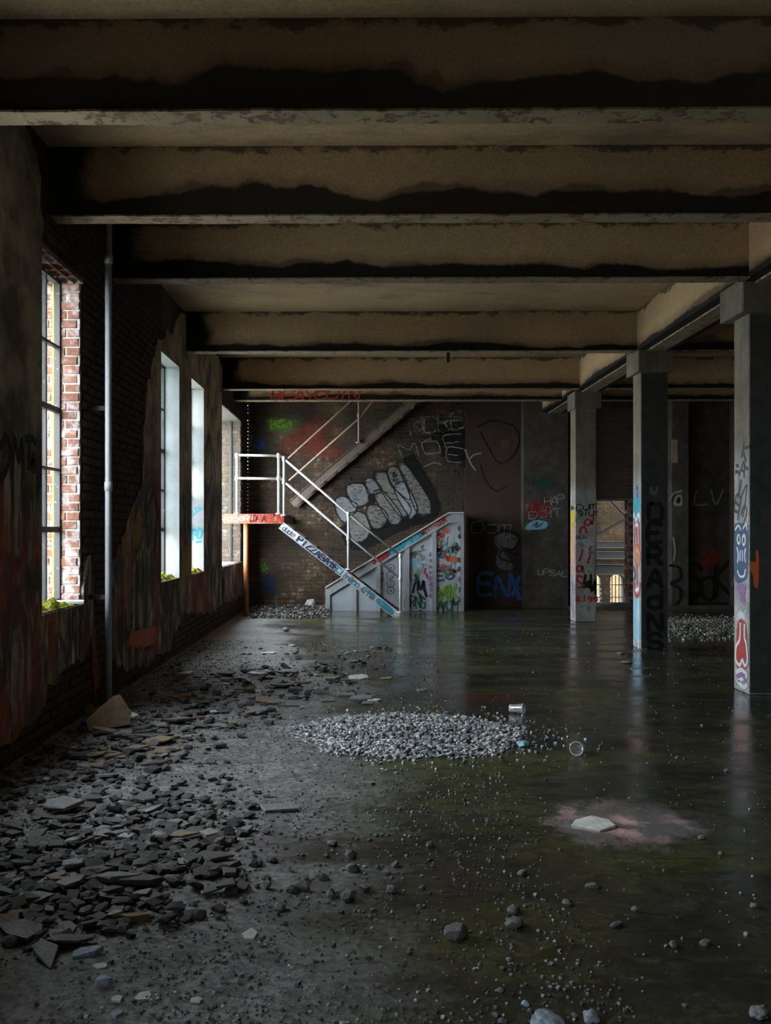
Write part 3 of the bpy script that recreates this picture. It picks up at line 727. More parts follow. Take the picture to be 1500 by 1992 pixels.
# ------------------------------------------------------------------ graffiti: flat paint on the walls, columns and steel
GL = {'A':"00 26 40|12 32",'B':"00 06 26 35 34 23 03|23 42 41 20 00",'C':"45 36 16 05 01 10 30 41",'D':"00 06 26 44 42 20 00",'E':"46 06 00 40|03 33",'F':"00 06 46|03 33",
 'G':"45 36 16 05 01 10 30 41 43 23",'H':"00 06|40 46|03 43",'I':"20 26",'J':"36 31 20 10 01",'K':"00 06|46 03 40",'L':"06 00 40",'M':"00 06 23 46 40",'N':"00 06 40 46",
 'O':"16 05 01 10 30 41 45 36 16",'P':"00 06 36 45 44 33 03",'R':"00 06 36 45 44 33 03|23 40",'S':"45 36 16 05 04 13 33 42 41 30 10 01",'T':"20 26|06 46",'U':"06 01 10 30 41 46",
 'V':"06 20 46",'W':"06 10 23 30 46",'X':"00 46|06 40",'Y':"06 23 46|23 20",'Z':"06 46 00 40",'1':"15 26 20",'2':"05 16 36 45 44 00 40",'6':"46 25 02 10 30 41 42 33 13",'7':"06 46 10",
 '4':"36 02 42|34 30",'9':"43 23 04 05 16 36 45 43 30",'-':"13 33",'(':"36 14 12 30",')':"16 34 32 10",'!':"26 22|21 20",
 'a':"43 34 14 03 01 10 30 41|44 40",'b':"06 00|03 14 34 43 41 30 10 01",'c':"43 34 14 03 01 10 30 41",'d':"46 40|43 34 14 03 01 10 30 41",'e':"02 42 43 34 14 03 01 10 30",'h':"00 06|03 14 34 43 40",
 'i':"20 24|25 26",'k':"00 06|34 02 40",'l':"26 20",'m':"00 04|03 14 24 23 20|23 34 44 43 40",'n':"00 04|03 14 34 43 40",'o':"14 03 01 10 30 41 43 34 14",'r':"00 04|03 14 34",
 's':"43 34 14 03 12 32 41 30 10",'t':"26 21 30|04 44",'u':"04 01 10 30 41 44|44 40",'x':"00 44|04 40",'q':"43 34 14 03 01 10 30 41|44 3 0",'y':"04 20|44 10"}
class Plane:
    def __init__(s, org, u, n, v=(0, 0, 1)):
        s.o = Vector(org); s.u = Vector(u).normalized(); s.v = Vector(v).normalized(); s.n = Vector(n).normalized(); s.k = 0
    def at(s, a, b, d): return s.o + s.u * a + s.v * b + s.n * d
def smooth_line(pts, n=4):
    if len(pts) < 3: return pts
    P = [Vector(p) for p in pts]; out = []
    closed = (P[0] - P[-1]).length < 1e-6
    for i in range(len(P) - 1):
        p0 = P[i-1] if i else (P[-2] if closed else P[0]); p1, p2 = P[i], P[i+1]
        p3 = P[i+2] if i + 2 < len(P) else (P[1] if closed else P[-1])
        for k in range(n):
            t = k / n
            out.append(0.5 * ((2*p1) + (p2-p0)*t + (2*p0-5*p1+4*p2-p3)*t*t + (3*p1-p0-3*p2+p3)*t**3))
    out.append(P[-1]); return out
def ribbon(mb, pl, pts, w, off, taper=0.0):
    pts = [Vector(p) for p in pts]; n = len(pts)
    if n < 2: return
    b = len(mb.v); w = w * 1.25
    for i, p in enumerate(pts):
        t = pts[min(i+1, n-1)] - pts[max(i-1, 0)]
        if t.length < 1e-9: t = Vector((1, 0))
        t.normalize(); nn = Vector((-t.y, t.x))
        ww = w * 0.5 * (1 - taper * abs(2 * i / (n - 1) - 1)) * (1 + 0.18 * noise.noise(Vector((p.x * 9, p.y * 9, off * 1e4))))
        e = p - t * w * 0.3 if i == 0 else (p + t * w * 0.3 if i == n - 1 else p)
        for k, cv in ((1, 0.1), (0.45, 1.0), (-0.45, 1.0), (-1, 0.1)):
            q = e + nn * ww * k; mb.v.append(tuple(pl.at(q.x, q.y, off))); mb.c.append(cv)
    for i in range(n - 1):
        for k in range(3): mb.f.append((b+4*i+k, b+4*i+k+1, b+4*i+4+k+1, b+4*i+4+k))
def next_off(pl):
    pl.k += 1; return 0.0016 + 0.00025 * pl.k
def lay_paint(mb, name, color, wear, parent):
    me = mb.mesh(name, paint(color, wear), fix=False)
    at = me.attributes.new('cover', 'FLOAT', 'POINT'); at.data.foreach_set('value', mb.c)
    o = link(name, me, None, parent)
    o.matrix_parent_inverse = parent.matrix_world.inverted() if parent.matrix_world != Matrix() else Matrix()
    return o
def strokes(parent, pl, lines, w, color, wear=0.3, smooth=True, taper=0.0, name='spray_tag'):
    mb = MB(); mb.c = []; off = next_off(pl)
    for i, l in enumerate(lines):
        ribbon(mb, pl, smooth_line(l) if smooth else l, w, off + i * 0.00002, taper)
    return lay_paint(mb, name, color, wear, parent)
def text(parent, pl, s, a, b, h, color, w=None, asp=0.6, gap=0.35, wear=0.3, slant=0.0, wob=0.06, rot=0.0, seed=0, down=False, name='spray_lettering'):
    r = random.Random(seed + len(s)); lines = []; x = 0.0; y = 0.0; cw = h * asp
    ca, sa = math.cos(rot), math.sin(rot)
    for ch in s:
        if ch != ' ':
            k = 1 + r.uniform(-wob, wob); dy = r.uniform(-wob, wob) * h
            for part in GL.get(ch, GL['O']).split('|'):
                l = []
                for c in part.split():
                    if len(c) < 2: continue
                    u = x + int(c[0]) / 4 * cw * k + slant * int(c[1]) / 6 * h + r.uniform(-wob, wob) * h * 0.4
                    v = y + int(c[1]) / 6 * h * k + dy + r.uniform(-wob, wob) * h * 0.4
                    l.append((a + u * ca - v * sa, b + u * sa + v * ca))
                lines.append(l)
        if down: y -= h * (1 + gap)
        else: x += cw * (1 + gap)
    return strokes(parent, pl, lines, w or h * 0.12, color, wear, True, 0.0, name)
def fan(mb, pl, pts, off, soft):
    """fill an outline from its middle; soft = how far the paint fades inwards"""
    n = len(pts); c = sum((Vector(p) for p in pts), Vector((0, 0))) / n
    mb.v = [tuple(pl.at(c.x, c.y, off))]; mb.c = [1.0]
    for k, cv in ((1 - soft, 1.0), (1.0, 0.0 if soft > 0.2 else 0.35)):
        for p in pts:
            q = c.lerp(Vector(p), k); mb.v.append(tuple(pl.at(q.x, q.y, off))); mb.c.append(cv)
    mb.f = [(0, 1 + i, 1 + (i + 1) % n) for i in range(n)] + [(1 + i, 1 + n + i, 1 + n + (i + 1) % n, 1 + (i + 1) % n) for i in range(n)]
def blob(parent, pl, cx, cy, rx, ry, color, wear=0.4, wob=0.25, seed=0, rot=0.0, n=28, name='paint_patch'):
    mb = MB(); off = next_off(pl); ca, sa = math.cos(rot), math.sin(rot); pts = []
    for i in range(n):
        t = 2 * math.pi * i / n
        k = 1.2 + wob * noise.fractal(Vector((math.cos(t) * 1.3, math.sin(t) * 1.3, seed * 3.7)), 1, 2, 3)
        u, v = rx * k * math.cos(t), ry * k * math.sin(t)
        pts.append((cx + u * ca - v * sa, cy + u * sa + v * ca))
    fan(mb, pl, pts, off, 0.7 if wear > 0.3 else 0.3)
    return lay_paint(mb, name, color, wear, parent)
def poly_fill(parent, pl, pts, color, wear, name='paint_fill', soft=0.15):
    mb = MB(); off = next_off(pl); pts = smooth_line([Vector(p) for p in pts] + [Vector(pts[0])], 5)[:-1]
    fan(mb, pl, pts, off, soft)
    return lay_paint(mb, name, color, wear, parent)
bpy.context.view_layer.update()

# back wall
BW = Plane((0, YB - 0.014, 0), (1, 0, 0), (0, -1, 0))
bp = lambda px, py: on_depth(px, py, YB - 0.014)
S = YB / F_PX                                     # metres per pixel on the back wall
blob(wall_back, BW, *bp(590, 850), 85*S, 42*S, 'rust', 0.85, 0.5, 1, 0.3)
blob(wall_back, BW, *bp(625, 870), 70*S, 40*S, 'rust', 0.9, 0.5, 2, -0.2)
blob(wall_back, BW, *bp(545, 823), 45*S, 22*S, 'green', 0.8, 0.5, 3)
blob(wall_back, BW, *bp(505, 865), 22*S, 18*S, 'blue', 0.8, 0.5, 4)
blob(wall_back, BW, *bp(520, 1135), 26*S, 30*S, 'navy', 0.7, 0.5, 5)
blob(wall_back, BW, *bp(510, 1105), 20*S, 14*S, 'green', 0.8, 0.5, 6)
strokes(wall_back, BW, [[bp(672, 1030), bp(690, 1058), bp(722, 1050), bp(760, 1030), bp(800, 1012), bp(838, 1000), bp(842, 975), bp(820, 930), bp(798, 895)]], 0.26, 'black', 0.25)
strokes(wall_back, BW, [[bp(700, 1040), bp(730, 1020), bp(770, 1010), bp(810, 1000)]], 0.22, 'black', 0.3)
blob(wall_back, BW, *bp(905, 860), 75*S, 60*S, 'black', 0.5, 0.4, 8)
# the big bubble-letter throw-up: pale fills, black outlines
def ZP(x, y): return bp(620 + x * 0.16, 880 + y * 0.16)
BUB = [[(200,640),(230,560),(310,545),(400,600),(460,660),(330,840),(240,760)], [(340,440),(400,390),(520,390),(580,440),(610,520),(600,600),(460,660),(380,560)],
       [(570,350),(620,315),(690,350),(760,450),(700,500),(610,510)], [(690,300),(740,255),(830,270),(900,420),(1090,640),(1080,740),(1000,770),(860,600),(760,450)],
       [(840,230),(900,180),(980,220),(1060,370),(1090,560),(920,430),(870,370)], [(980,190),(1010,150),(1080,180),(1220,380),(1350,600),(1350,720),(1260,750),(1180,690),(1100,480)],
       [(930,440),(1000,380),(1060,400),(1150,560),(1190,700),(1120,795),(1080,740),(980,580)], [(680,520),(740,475),(820,520),(960,700),(1000,800),(930,880),(850,830),(760,680)],
       [(600,670),(680,645),(780,700),(830,790),(780,890),(690,925),(630,880),(590,760)], [(370,780),(440,735),(540,750),(600,830),(620,960),(520,1080),(430,1070),(370,940)]]
for k, q in enumerate(BUB):
    cx_, cy_ = sum(p[0] for p in q) / len(q), sum(p[1] for p in q) / len(q)
    q[:] = [(cx_ + (p[0] - cx_) * 1.10, cy_ + (p[1] - cy_) * 1.10) for p in q]
    pts = [ZP(*p) for p in q]
    poly_fill(wall_back, BW, pts, 'silver' if k in (0, 1, 2, 6) else 'chalk', 0.75 + 0.1 * (k % 3), 'bubble_letter_fill')
for q in BUB:
    pts = [ZP(*p) for p in q]; strokes(wall_back, BW, [pts + [pts[0]]], 0.020, 'black', 0.0, name='bubble_letter_outline')
blob(wall_back, BW, *ZP(640, 560), 6*S, 9*S, 'black', 0.0, 0.2, 3)
strokes(wall_back, BW, [[ZP(890, 270), ZP(930, 240), ZP(900, 300), ZP(960, 270), ZP(900, 350), ZP(970, 320)]], 0.02, 'black', 0.1)
text(wall_back, BW, 'MOF', *bp(783, 888), 26*S, 'chalk', 0.03, 1.25, 0.35, 0.75, -0.2, 0.08, 0.12, 1)
text(wall_back, BW, 'EY', *bp(870, 895), 28*S, 'chalk', 0.03, 1.1, 0.5, 0.85, 0.0, 0.08, -0.1, 2)
text(wall_back, BW, 'NCREW', *bp(800, 848), 32*S, 'chalk', 0.05, 0.7, 0.2, 0.95, 0.1, 0.08, 0.15, 3)
strokes(wall_back, BW, [[bp(825, 908), bp(845, 900), bp(858, 904)], [bp(820, 862), bp(838, 852)]], 0.025, 'chalk', 0.5)
BW2 = Plane((0, YB - 0.052, 0), (1, 0, 0), (0, -1, 0)); bq = lambda px, py: on_depth(px, py, YB - 0.052)
strokes(wall_back, BW2, [[bq(905, 875), bq(915, 900), bq(925, 915)], [bq(912, 895), bq(922, 885), bq(935, 882)]], 0.035, 'chalk', 0.4)
strokes(wall_back, BW2, [[bq(930, 830), bq(960, 818), bq(1000, 830), bq(1010, 860), bq(995, 890), bq(970, 900), bq(950, 870), bq(935, 840)], [bq(935, 905), bq(945, 935), bq(965, 955), bq(985, 945)]], 0.03, 'black', 0.2)
blob(wall_back, BW2, *bq(985, 865), 22*S, 20*S, 'ochre', 0.9, 0.4, 9)
text(wall_back, BW2, 'wom', *bq(917, 1035), 22*S, 'chalk', 0.03, 1.0, 0.2, 0.7, 0.1, 0.08, 0, 4)
poly_fill(wall_back, BW2, [bq(958, 1055), bq(965, 1037), bq(990, 1034), bq(1008, 1045), bq(1000, 1065), bq(970, 1072), bq(962, 1100), bq(980, 1112), bq(1000, 1108), bq(985, 1080)], 'grey', 0.75)
strokes(wall_back, BW2, [[bq(962, 1040), bq(985, 1032), bq(1010, 1045), bq(1000, 1068), bq(975, 1065)], [bq(1005, 1080), bq(980, 1070), bq(972, 1085), bq(1000, 1095)]], 0.03, 'black', 0.1)
text(wall_back, BW2, 'ENA', *bq(930, 1158), 40*S, 'blue', 0.09, 0.65, 0.3, 0.55, 0.1, 0.08, 0, 5)
strokes(wall_back, BW2, [[bq(993, 1118), bq(1002, 1140), bq(1010, 1165)]], 0.10, 'blue', 0.45)
BW3 = Plane((0, YB - 0.302, 0), (1, 0, 0), (0, -1, 0)); br = lambda px, py: on_depth(px, py, YB - 0.302)
text(wall_back, BW3, 'HAP', *br(1060, 982), 14*S, 'chalk', 0.02, 0.8, 0.1, 0.35, 0.1, 0.15, 0.1, 6)
text(wall_back, BW3, 'TI TOX', *br(1020, 995), 12*S, 'chalk', 0.018, 0.7, 0.2, 0.5, 0.1, 0.12, -0.05, 6)
text(wall_back, BW3, 'EXCIT', *br(1030, 1010), 13*S, 'chalk', 0.02, 0.8, 0.15, 0.35, 0.1, 0.12, 0.1, 7)
poly_fill(wall_back, BW3, [br(1020, 1030), br(1030, 1016), br(1045, 1011), br(1062, 1014), br(1068, 1020), br(1060, 1029), br(1040, 1031)], 'sky', 0.45)
strokes(wall_back, BW3, [[br(1036, 1024), br(1046, 1016), br(1042, 1026), br(1056, 1018)]], 0.02, 'black', 0.1)
text(wall_back, BW3, 'UPSAL', *br(1046, 1118), 10*S, 'chalk', 0.022, 0.9, 0.3, 0.5, 0.1, 0.1, -0.05, 8)
blob(wall_back, BW3, *br(1057, 940), 38*S, 22*S, 'forest', 0.9, 0.3, 3)
blob(wall_back, BW3, *br(1050, 990), 40*S, 24*S, 'red', 0.95, 0.3, 4)
BW4 = Plane((0, YB - 0.066, 0), (1, 0, 0), (0, -1, 0)); bs = lambda px, py: on_depth(px, py, YB - 0.066)
text(wall_back, BW4, 'SdK', *bs(1338, 1160), 62*S, 'black', 0.07, 0.40, 0.12, 0.1, 0.0, 0.08, 0, 9)
text(wall_back, BW4, 'LV', *bs(1352, 982), 27*S, 'chalk', 0.045, 0.85, 0.25, 0.6, 0.1, 0.08, 0, 10)
blob(wall_back, BW4, *bs(1385, 1085), 38*S, 30*S, 'red', 0.95, 0.5, 10)
BW5 = Plane((0, YB - 0.287, 0), (1, 0, 0), (0, -1, 0)); bt = lambda px, py: on_depth(px, py, YB - 0.287)
poly_fill(wall_back, BW5, [bt(1310, 982), bt(1314, 965), bt(1326, 962), bt(1327, 983)], 'chalk', 0.2)
strokes(wall_back, BW5, [[bt(1303, 975), bt(1308, 962), bt(1325, 955)]], 0.05, 'chalk', 0.3)
poly_fill(wall_back, BW5, [bt(1316, 978), bt(1318, 969), bt(1323, 968), bt(1323, 978)], 'black', 0.0)
strokes(wall_back, BW5, [[bt(1310, 1046), bt(1313, 1070), bt(1311, 1090)]], 0.04, 'chalk', 0.2)
strokes(wall_back, BW5, [[bt(1303, 1100), bt(1320, 1104), bt(1324, 1125), bt(1305, 1135), bt(1322, 1145), bt(1323, 1165), bt(1312, 1180)]], 0.05, 'black', 0.1)
text(wall_back, Plane((0, YB - 0.304, 0), (1, 0, 0), (0, -1, 0)), 'A', *on_depth(1424, 1140, YB - 0.304), 24*S, 'chalk', 0.025, 0.6, 0, 0.4)
# red tag on the farthest beam
b6 = [o for o in bpy.data.objects if o.name.startswith('ceiling_beam') and 'farthest ceiling beam' in o.get('label', '')][0]
P6 = Plane((0, 16.95, 0), (1, 0, 0), (0, -1, 0)); p6 = lambda px, py: on_depth(px, py, 16.95)
P6.k = 22
text(b6, P6, 'BEAYCUIN', *p6(528, 777), 16*16.95/F_PX, 'red', 0.03, 1.2, 0.12, 0.2, 0.25, 0.1, 0, 11)

# columns: left faces look at the windows (u runs towards the viewer), fronts face the viewer
def left_plane(i): x, y, w = COLS[i]; return Plane((x, y + w, 0), (0, -1, 0), (-1, 0, 0)), w
def front_plane(i, d=0.0): x, y, w = COLS[i]; return Plane((x, y - d, 0), (1, 0, 0), (0, -1, 0)), w
zc = lambda i, py: CAM_H + (PY0 - py) * (COLS[i][1] + 0.1) / F_PX
pl, w = left_plane(1); c = columns[1]
poly_fill(c, pl, [(0.05, zc(1,1240)), (0.03, zc(1,1180)), (0.08, zc(1,1160)), (0.32, zc(1,1165)), (0.33, zc(1,1250))], 'sky', 0.45)
strokes(c, pl, [[(0.25, zc(1,1260)), (0.23, zc(1,1200)), (0.26, zc(1,1165))]], 0.05, 'white', 0.4)
poly_fill(c, pl, [(0.06, zc(1,1010)), (0.05, zc(1,960)), (0.15, zc(1,944)), (0.30, zc(1,942)), (0.33, zc(1,975)), (0.25, zc(1,1015))], 'teal', 0.4)
strokes(c, pl, [[(0.2, zc(1,948)), (0.17, zc(1,958)), (0.22, zc(1,968)), (0.25, zc(1,955)), (0.2, zc(1,948))]], 0.04, 'red', 0.1)
strokes(c, pl, [[(0.05, zc(1,1000)), (0.14, zc(1,1012)), (0.26, zc(1,1000)), (0.33, zc(1,1010))], [(0.06, zc(1,1025)), (0.2, zc(1,1020)), (0.3, zc(1,1030))], [(0.1, zc(1,1150)), (0.3, zc(1,1145))]], 0.05, 'white', 0.2)
strokes(c, pl, [[(0.08, zc(1,1010)), (0.1, zc(1,1040)), (0.08, zc(1,1070)), (0.2, zc(1,1060)), (0.3, zc(1,1070)), (0.3, zc(1,1040)), (0.28, zc(1,1018))], [(0.18, zc(1,1030)), (0.2, zc(1,1055))]], 0.045, 'red', 0.15)
strokes(c, pl, [[(0.08, zc(1,1070)), (0.2, zc(1,1064)), (0.32, zc(1,1074)), (0.30, zc(1,1095)), (0.2, zc(1,1100)), (0.1, zc(1,1092)), (0.14, zc(1,1078)), (0.24, zc(1,1082)), (0.2, zc(1,1090))]], 0.045, 'orange', 0.15)
strokes(c, pl, [[(0.2, zc(1,1100)), (0.19, zc(1,1120)), (0.21, zc(1,1136))], [(0.07, zc(1,1136)), (0.1, zc(1,1154)), (0.2, zc(1,1160)), (0.3, zc(1,1152)), (0.33, zc(1,1134))]], 0.05, 'red', 0.1)
strokes(c, pl, [[(0.05, zc(1,1105)), (0.12, zc(1,1120)), (0.06, zc(1,1128))]], 0.05, 'navy', 0.2)
fp, w = front_plane(1, 0.003)
for t, py, h in (('w', 963, 14),): text(c, fp, 'W', 0.13, zc(1, py), h * 12.3 / F_PX, 'grey', 0.03, 0.9, 0.1, 0.5)
pl2 = fp; text(c, fp, 'OERAdNS', 0.10, zc(1, 1012), 0.22, 'black', 0.05, 0.75, 0.32, 0.0, 0.0, 0.08, 0, 3, True)
# farthest column
pl, w = left_plane(2); c = columns[2]
poly_fill(c, pl, [(0.03, zc(2,1100)), (0.03, zc(2,1000)), (0.06, zc(2,985)), (0.33, zc(2,982)), (0.34, zc(2,1060)), (0.25, zc(2,1105))], 'yellow', 0.55)
blob(c, pl, 0.18, zc(2,988), 0.12, 0.04, 'navy', 0.2, 0.2, 2)
poly_fill(c, pl, [(0.1, zc(2,1120)), (0.12, zc(2,1030)), (0.28, zc(2,1020)), (0.3, zc(2,1110))], 'pink', 0.6)
strokes(c, pl, [[(0.1, zc(2,1180)), (0.18, zc(2,1130)), (0.26, zc(2,1160)), (0.2, zc(2,1200))]], 0.05, 'purple', 0.4)
fp, w = front_plane(2, 0.0)
S2 = 16.03 / F_PX
fx = lambda px: (px - 1118) * S2
text(c, fp, 'Cum', fx(1120), zc(2, 993), 12*S2, 'black', 0.017, 0.9, 0.25, 0.05, 0.15, 0.08, 0.1, 1)
text(c, fp, 'slut', fx(1124), zc(2, 1004), 11*S2, 'black', 0.017, 0.75, 0.25, 0.05, 0.15, 0.08, 0.05, 2)
strokes(c, fp, [[(fx(1151), zc(2,1004)), (fx(1154), zc(2,1012)), (fx(1142), zc(2,1022)), (fx(1136), zc(2,1017)), (fx(1144), zc(2,1010)), (fx(1152), zc(2,1020))], [(fx(1127), zc(2,1036)), (fx(1130), zc(2,1027)), (fx(1137), zc(2,1026)), (fx(1140), zc(2,1036))],
    [(fx(1126), zc(2,1090)), (fx(1130), zc(2,1080)), (fx(1132), zc(2,1070))], [(fx(1142), zc(2,1095)), (fx(1147), zc(2,1080)), (fx(1146), zc(2,1068)), (fx(1150), zc(2,1064))],
    [(fx(1132), zc(2,1102)), (fx(1123), zc(2,1100)), (fx(1122), zc(2,1110)), (fx(1130), zc(2,1109)), (fx(1132), zc(2,1101)), (fx(1134), zc(2,1112))],
    [(fx(1132), zc(2,1122)), (fx(1124), zc(2,1120)), (fx(1122), zc(2,1128)), (fx(1130), zc(2,1134)), (fx(1132), zc(2,1140)), (fx(1124), zc(2,1143))]], 0.034, 'red', 0.1)
text(c, fp, 'kiss', fx(1121), zc(2, 1168), 11*S2, 'red', 0.022, 0.75, 0.3, 0.05, 0.05, 0.06, 0, 3)
text(c, fp, 'BEN', fx(1120), zc(2, 1048), 7*S2, 'black', 0.01, 0.8, 0.2, 0.2, 0.1, 0.1, 0, 4)
for k, (x, y, rx, ry) in enumerate(((1130, 1060, 8, 9), (1148, 1075, 8, 10), (1145, 1180, 7, 7), (1147, 1112, 6, 5))): blob(c, fp, fx(x), zc(2, y), rx*S2, ry*S2, 'grey', 0.95, 0.3, k)
strokes(c, fp, [[(fx(1138), zc(2,1118)), (fx(1136), zc(2,1135)), (fx(1146), zc(2,1130)), (fx(1144), zc(2,1142))], [(fx(1148), zc(2,1118)), (fx(1150), zc(2,1150)), (fx(1157), zc(2,1128)), (fx(1157), zc(2,1154))], [(fx(1135), zc(2,1142)), (fx(1148), zc(2,1134))]], 0.045, 'black', 0.25)
# nearest column
pl, w = left_plane(0); c = columns[0]; Z0 = lambda py: zc(0, py)
text(c, pl, 'KAIE', 0.20, Z0(888), 0.15, 'black', 0.028, 0.75, 0.18, 0.05, 0.1, 0.1, -0.35, 5, True)
strokes(c, pl, [[(0.06, Z0(903)), (0.12, Z0(905))], [(0.05, Z0(915)), (0.12, Z0(917))], [(0.3, Z0(910)), (0.34, Z0(914))]], 0.03, 'black', 0.1)
strokes(c, pl, [[(0.10, Z0(1010)), (0.18, Z0(970)), (0.32, Z0(944)), (0.26, Z0(990)), (0.22, Z0(1005))], [(0.18, Z0(1000)), (0.26, Z0(985)), (0.32, Z0(995)), (0.24, Z0(1020))]], 0.022, 'black', 0.1)
poly_fill(c, pl, [(0.03, Z0(1128)), (0.02, Z0(1030)), (0.08, Z0(1018)), (0.30, Z0(1020)), (0.35, Z0(1035)), (0.34, Z0(1110)), (0.28, Z0(1128))], 'navy', 0.0)
for (q) in ([(0.10, Z0(1058)), (0.08, Z0(1046)), (0.13, Z0(1038)), (0.17, Z0(1048)), (0.15, Z0(1060))], [(0.22, Z0(1060)), (0.21, Z0(1044)), (0.27, Z0(1038)), (0.30, Z0(1050)), (0.27, Z0(1062))]):
    poly_fill(c, pl, q, 'white', 0.1)
for (x, y) in ((0.13, 1049), (0.25, 1051)): blob(c, pl, x, Z0(y), 0.018, 0.03, 'black', 0, 0.1, 1)
strokes(c, pl, [[(0.05, Z0(1030)), (0.12, Z0(1022)), (0.18, Z0(1030))], [(0.24, Z0(1028)), (0.3, Z0(1020)), (0.33, Z0(1030))], [(0.09, Z0(1066)), (0.12, Z0(1080)), (0.1, Z0(1094))], [(0.29, Z0(1068)), (0.27, Z0(1080)), (0.29, Z0(1092))],
    [(0.10, Z0(1112)), (0.16, Z0(1122)), (0.26, Z0(1120)), (0.29, Z0(1108))], [(0.17, Z0(1072)), (0.16, Z0(1090))], [(0.22, Z0(1072)), (0.22, Z0(1090))]], 0.022, 'white', 0.1)
blob(c, pl, 0.20, Z0(1145), 0.13, 0.07, 'purple', 0.4, 0.3, 3); blob(c, pl, 0.22, Z0(1165), 0.12, 0.06, 'purple', 0.7, 0.3, 4)
blob(c, pl, 0.19, Z0(1200), 0.17, 0.09, 'white', 0.6, 0.3, 5)
poly_fill(c, pl, [(0.08, Z0(1300)), (0.10, Z0(1215)), (0.3, Z0(1212)), (0.33, Z0(1290)), (0.22, Z0(1305))], 'red', 0.25)
strokes(c, pl, [[(0.17, Z0(1215)), (0.16, Z0(1245)), (0.07, Z0(1262)), (0.06, Z0(1288)), (0.16, Z0(1296)), (0.22, Z0(1284)), (0.28, Z0(1294)), (0.34, Z0(1280)), (0.31, Z0(1250)), (0.27, Z0(1240)), (0.27, Z0(1215))]], 0.03, 'white', 0.05)
strokes(c, pl, [[(0.08, Z0(1312)), (0.2, Z0(1304)), (0.32, Z0(1312)), (0.2, Z0(1322)), (0.1, Z0(1328)), (0.24, Z0(1336)), (0.32, Z0(1330))]], 0.05, 'white', 0.4)
strokes(c, pl, [[(0.1, Z0(1320)), (0.22, Z0(1314)), (0.3, Z0(1322))]], 0.05, 'purple', 0.4)
fp, w = front_plane(0, 0.003); fx0 = lambda px: (px - 1466) * 8.98 / F_PX
poly_fill(c, fp, [(fx0(1478), Z0(1072)), (fx0(1484), Z0(1074)), (fx0(1485), Z0(1115)), (fx0(1482), Z0(1142)), (fx0(1475), Z0(1138)), (fx0(1473), Z0(1120)), (fx0(1467), Z0(1105)), (fx0(1469), Z0(1092)), (fx0(1478), Z0(1090))], 'orange', 0.2)
blob(c, fp, fx0(1480), Z0(1010), 0.05, 0.12, 'forest', 0.8, 0.4, 6)

# window wall tags and the blue marks on the white reveal
LW = Plane((XL, 0, 0), (0, 1, 0), (1, 0, 0))
def lp(px, py): return on_left(px, py)
strokes(wall_left, LW, [[lp(0, 870), lp(12, 850), lp(20, 880), lp(10, 920), lp(0, 930)], [lp(24, 920), lp(28, 850), lp(36, 900), lp(42, 852), lp(45, 925)], [lp(50, 855), lp(62, 852), lp(68, 862)], [lp(57, 855), lp(55, 910)], [lp(66, 885), lp(60, 905), lp(66, 915), lp(69, 902), lp(62, 900)]], 0.05, 'black', 0.1)
poly_fill(wall_left, LW, [lp(236, 1245), lp(250, 1222), lp(285, 1215), lp(312, 1210), lp(313, 1255), lp(270, 1268), lp(240, 1270)], 'orange', 0.5, soft=0.5)
poly_fill(wall_left, LW, [lp(250, 1050), lp(262, 985), lp(275, 950), lp(285, 1010), lp(275, 1080), lp(255, 1095)], 'ochre_yellow', 0.6, soft=0.6)
strokes(wall_left, LW, [[lp(288, 1060), lp(284, 970), lp(295, 940), lp(305, 1000), lp(300, 1070)], [lp(285, 1000), lp(300, 960), lp(310, 1020)]], 0.10, 'black', 0.25)
strokes(wall_left, LW, [[lp(402, 870), lp(408, 850), lp(412, 920), lp(405, 960)], [lp(415, 880), lp(418, 940), lp(410, 985)]], 0.07, 'black', 0.3)
RV = Plane((XO, WIN[5][1] - 0.02, 0), (1, 0, 0), (0, -1, 0))
def rp(px, py): x, z = on_depth(px, py, WIN[5][1] - 0.02); return (x - XO, z)
text(wall_left, RV, 'LUGS', *rp(374, 1004), 8*13.7/F_PX, 'teal', 0.012, 0.7, 0.15, 0.3, 0, 0.1, 0.7, 1)
strokes(wall_left, RV, [[rp(375, 1050), rp(374, 1032), rp(380, 1030), rp(380, 1042)], [rp(384, 1045), rp(386, 1028), rp(393, 1032), rp(391, 1045), rp(384, 1047)], [rp(382, 1055), rp(391, 1053)]], 0.025, 'teal', 0.25)

# ------------------------------------------------------------------ staircase
ST = tag(empty('staircase', (0, 17.0, 0)), 'steel staircase with grey pipe handrails and graffiti-covered white stringer', 'staircase')
ST_Y = 17.0
def SB(mb, name, m, smooth=False, lab=None, parent=None):
    mb.v = [(x, y - (ST_Y if parent is None else 0), z) for x, y, z in mb.v]
    if parent is not None: mb.v = [(x, y - ST_Y, z) for x, y, z in mb.v]
    o = mb.build(name, m, parent or ST, smooth)
    if lab: o['label'] = lab
    return o
LX0, LX1, LZ = -2.56, -1.47, 1.88
SB(MB().box(LX0, LX1, 17.02, 19.04, LZ - 0.03, LZ), 'landing_deck', M['steel_dark'])
fas = SB(MB().box(LX0, LX1 + 0.01, 16.985, 17.02, LZ - 0.175, LZ + 0.005, 0.004), 'landing_fascia', M['fascia'], lab='rust-orange landing fascia with black and red lettering')
SB(MB().box(LX1 - 0.02, LX1 + 0.01, 17.02, 19.04, LZ - 0.175, LZ - 0.03), 'landing_fascia', M['stringer_old'])
SB(MB().tube([(-2.17, 17.08, 0.0), (-2.17, 17.08, LZ - 0.03)], 0.045, 12), 'landing_post', M['orange'], True, 'orange-painted post')
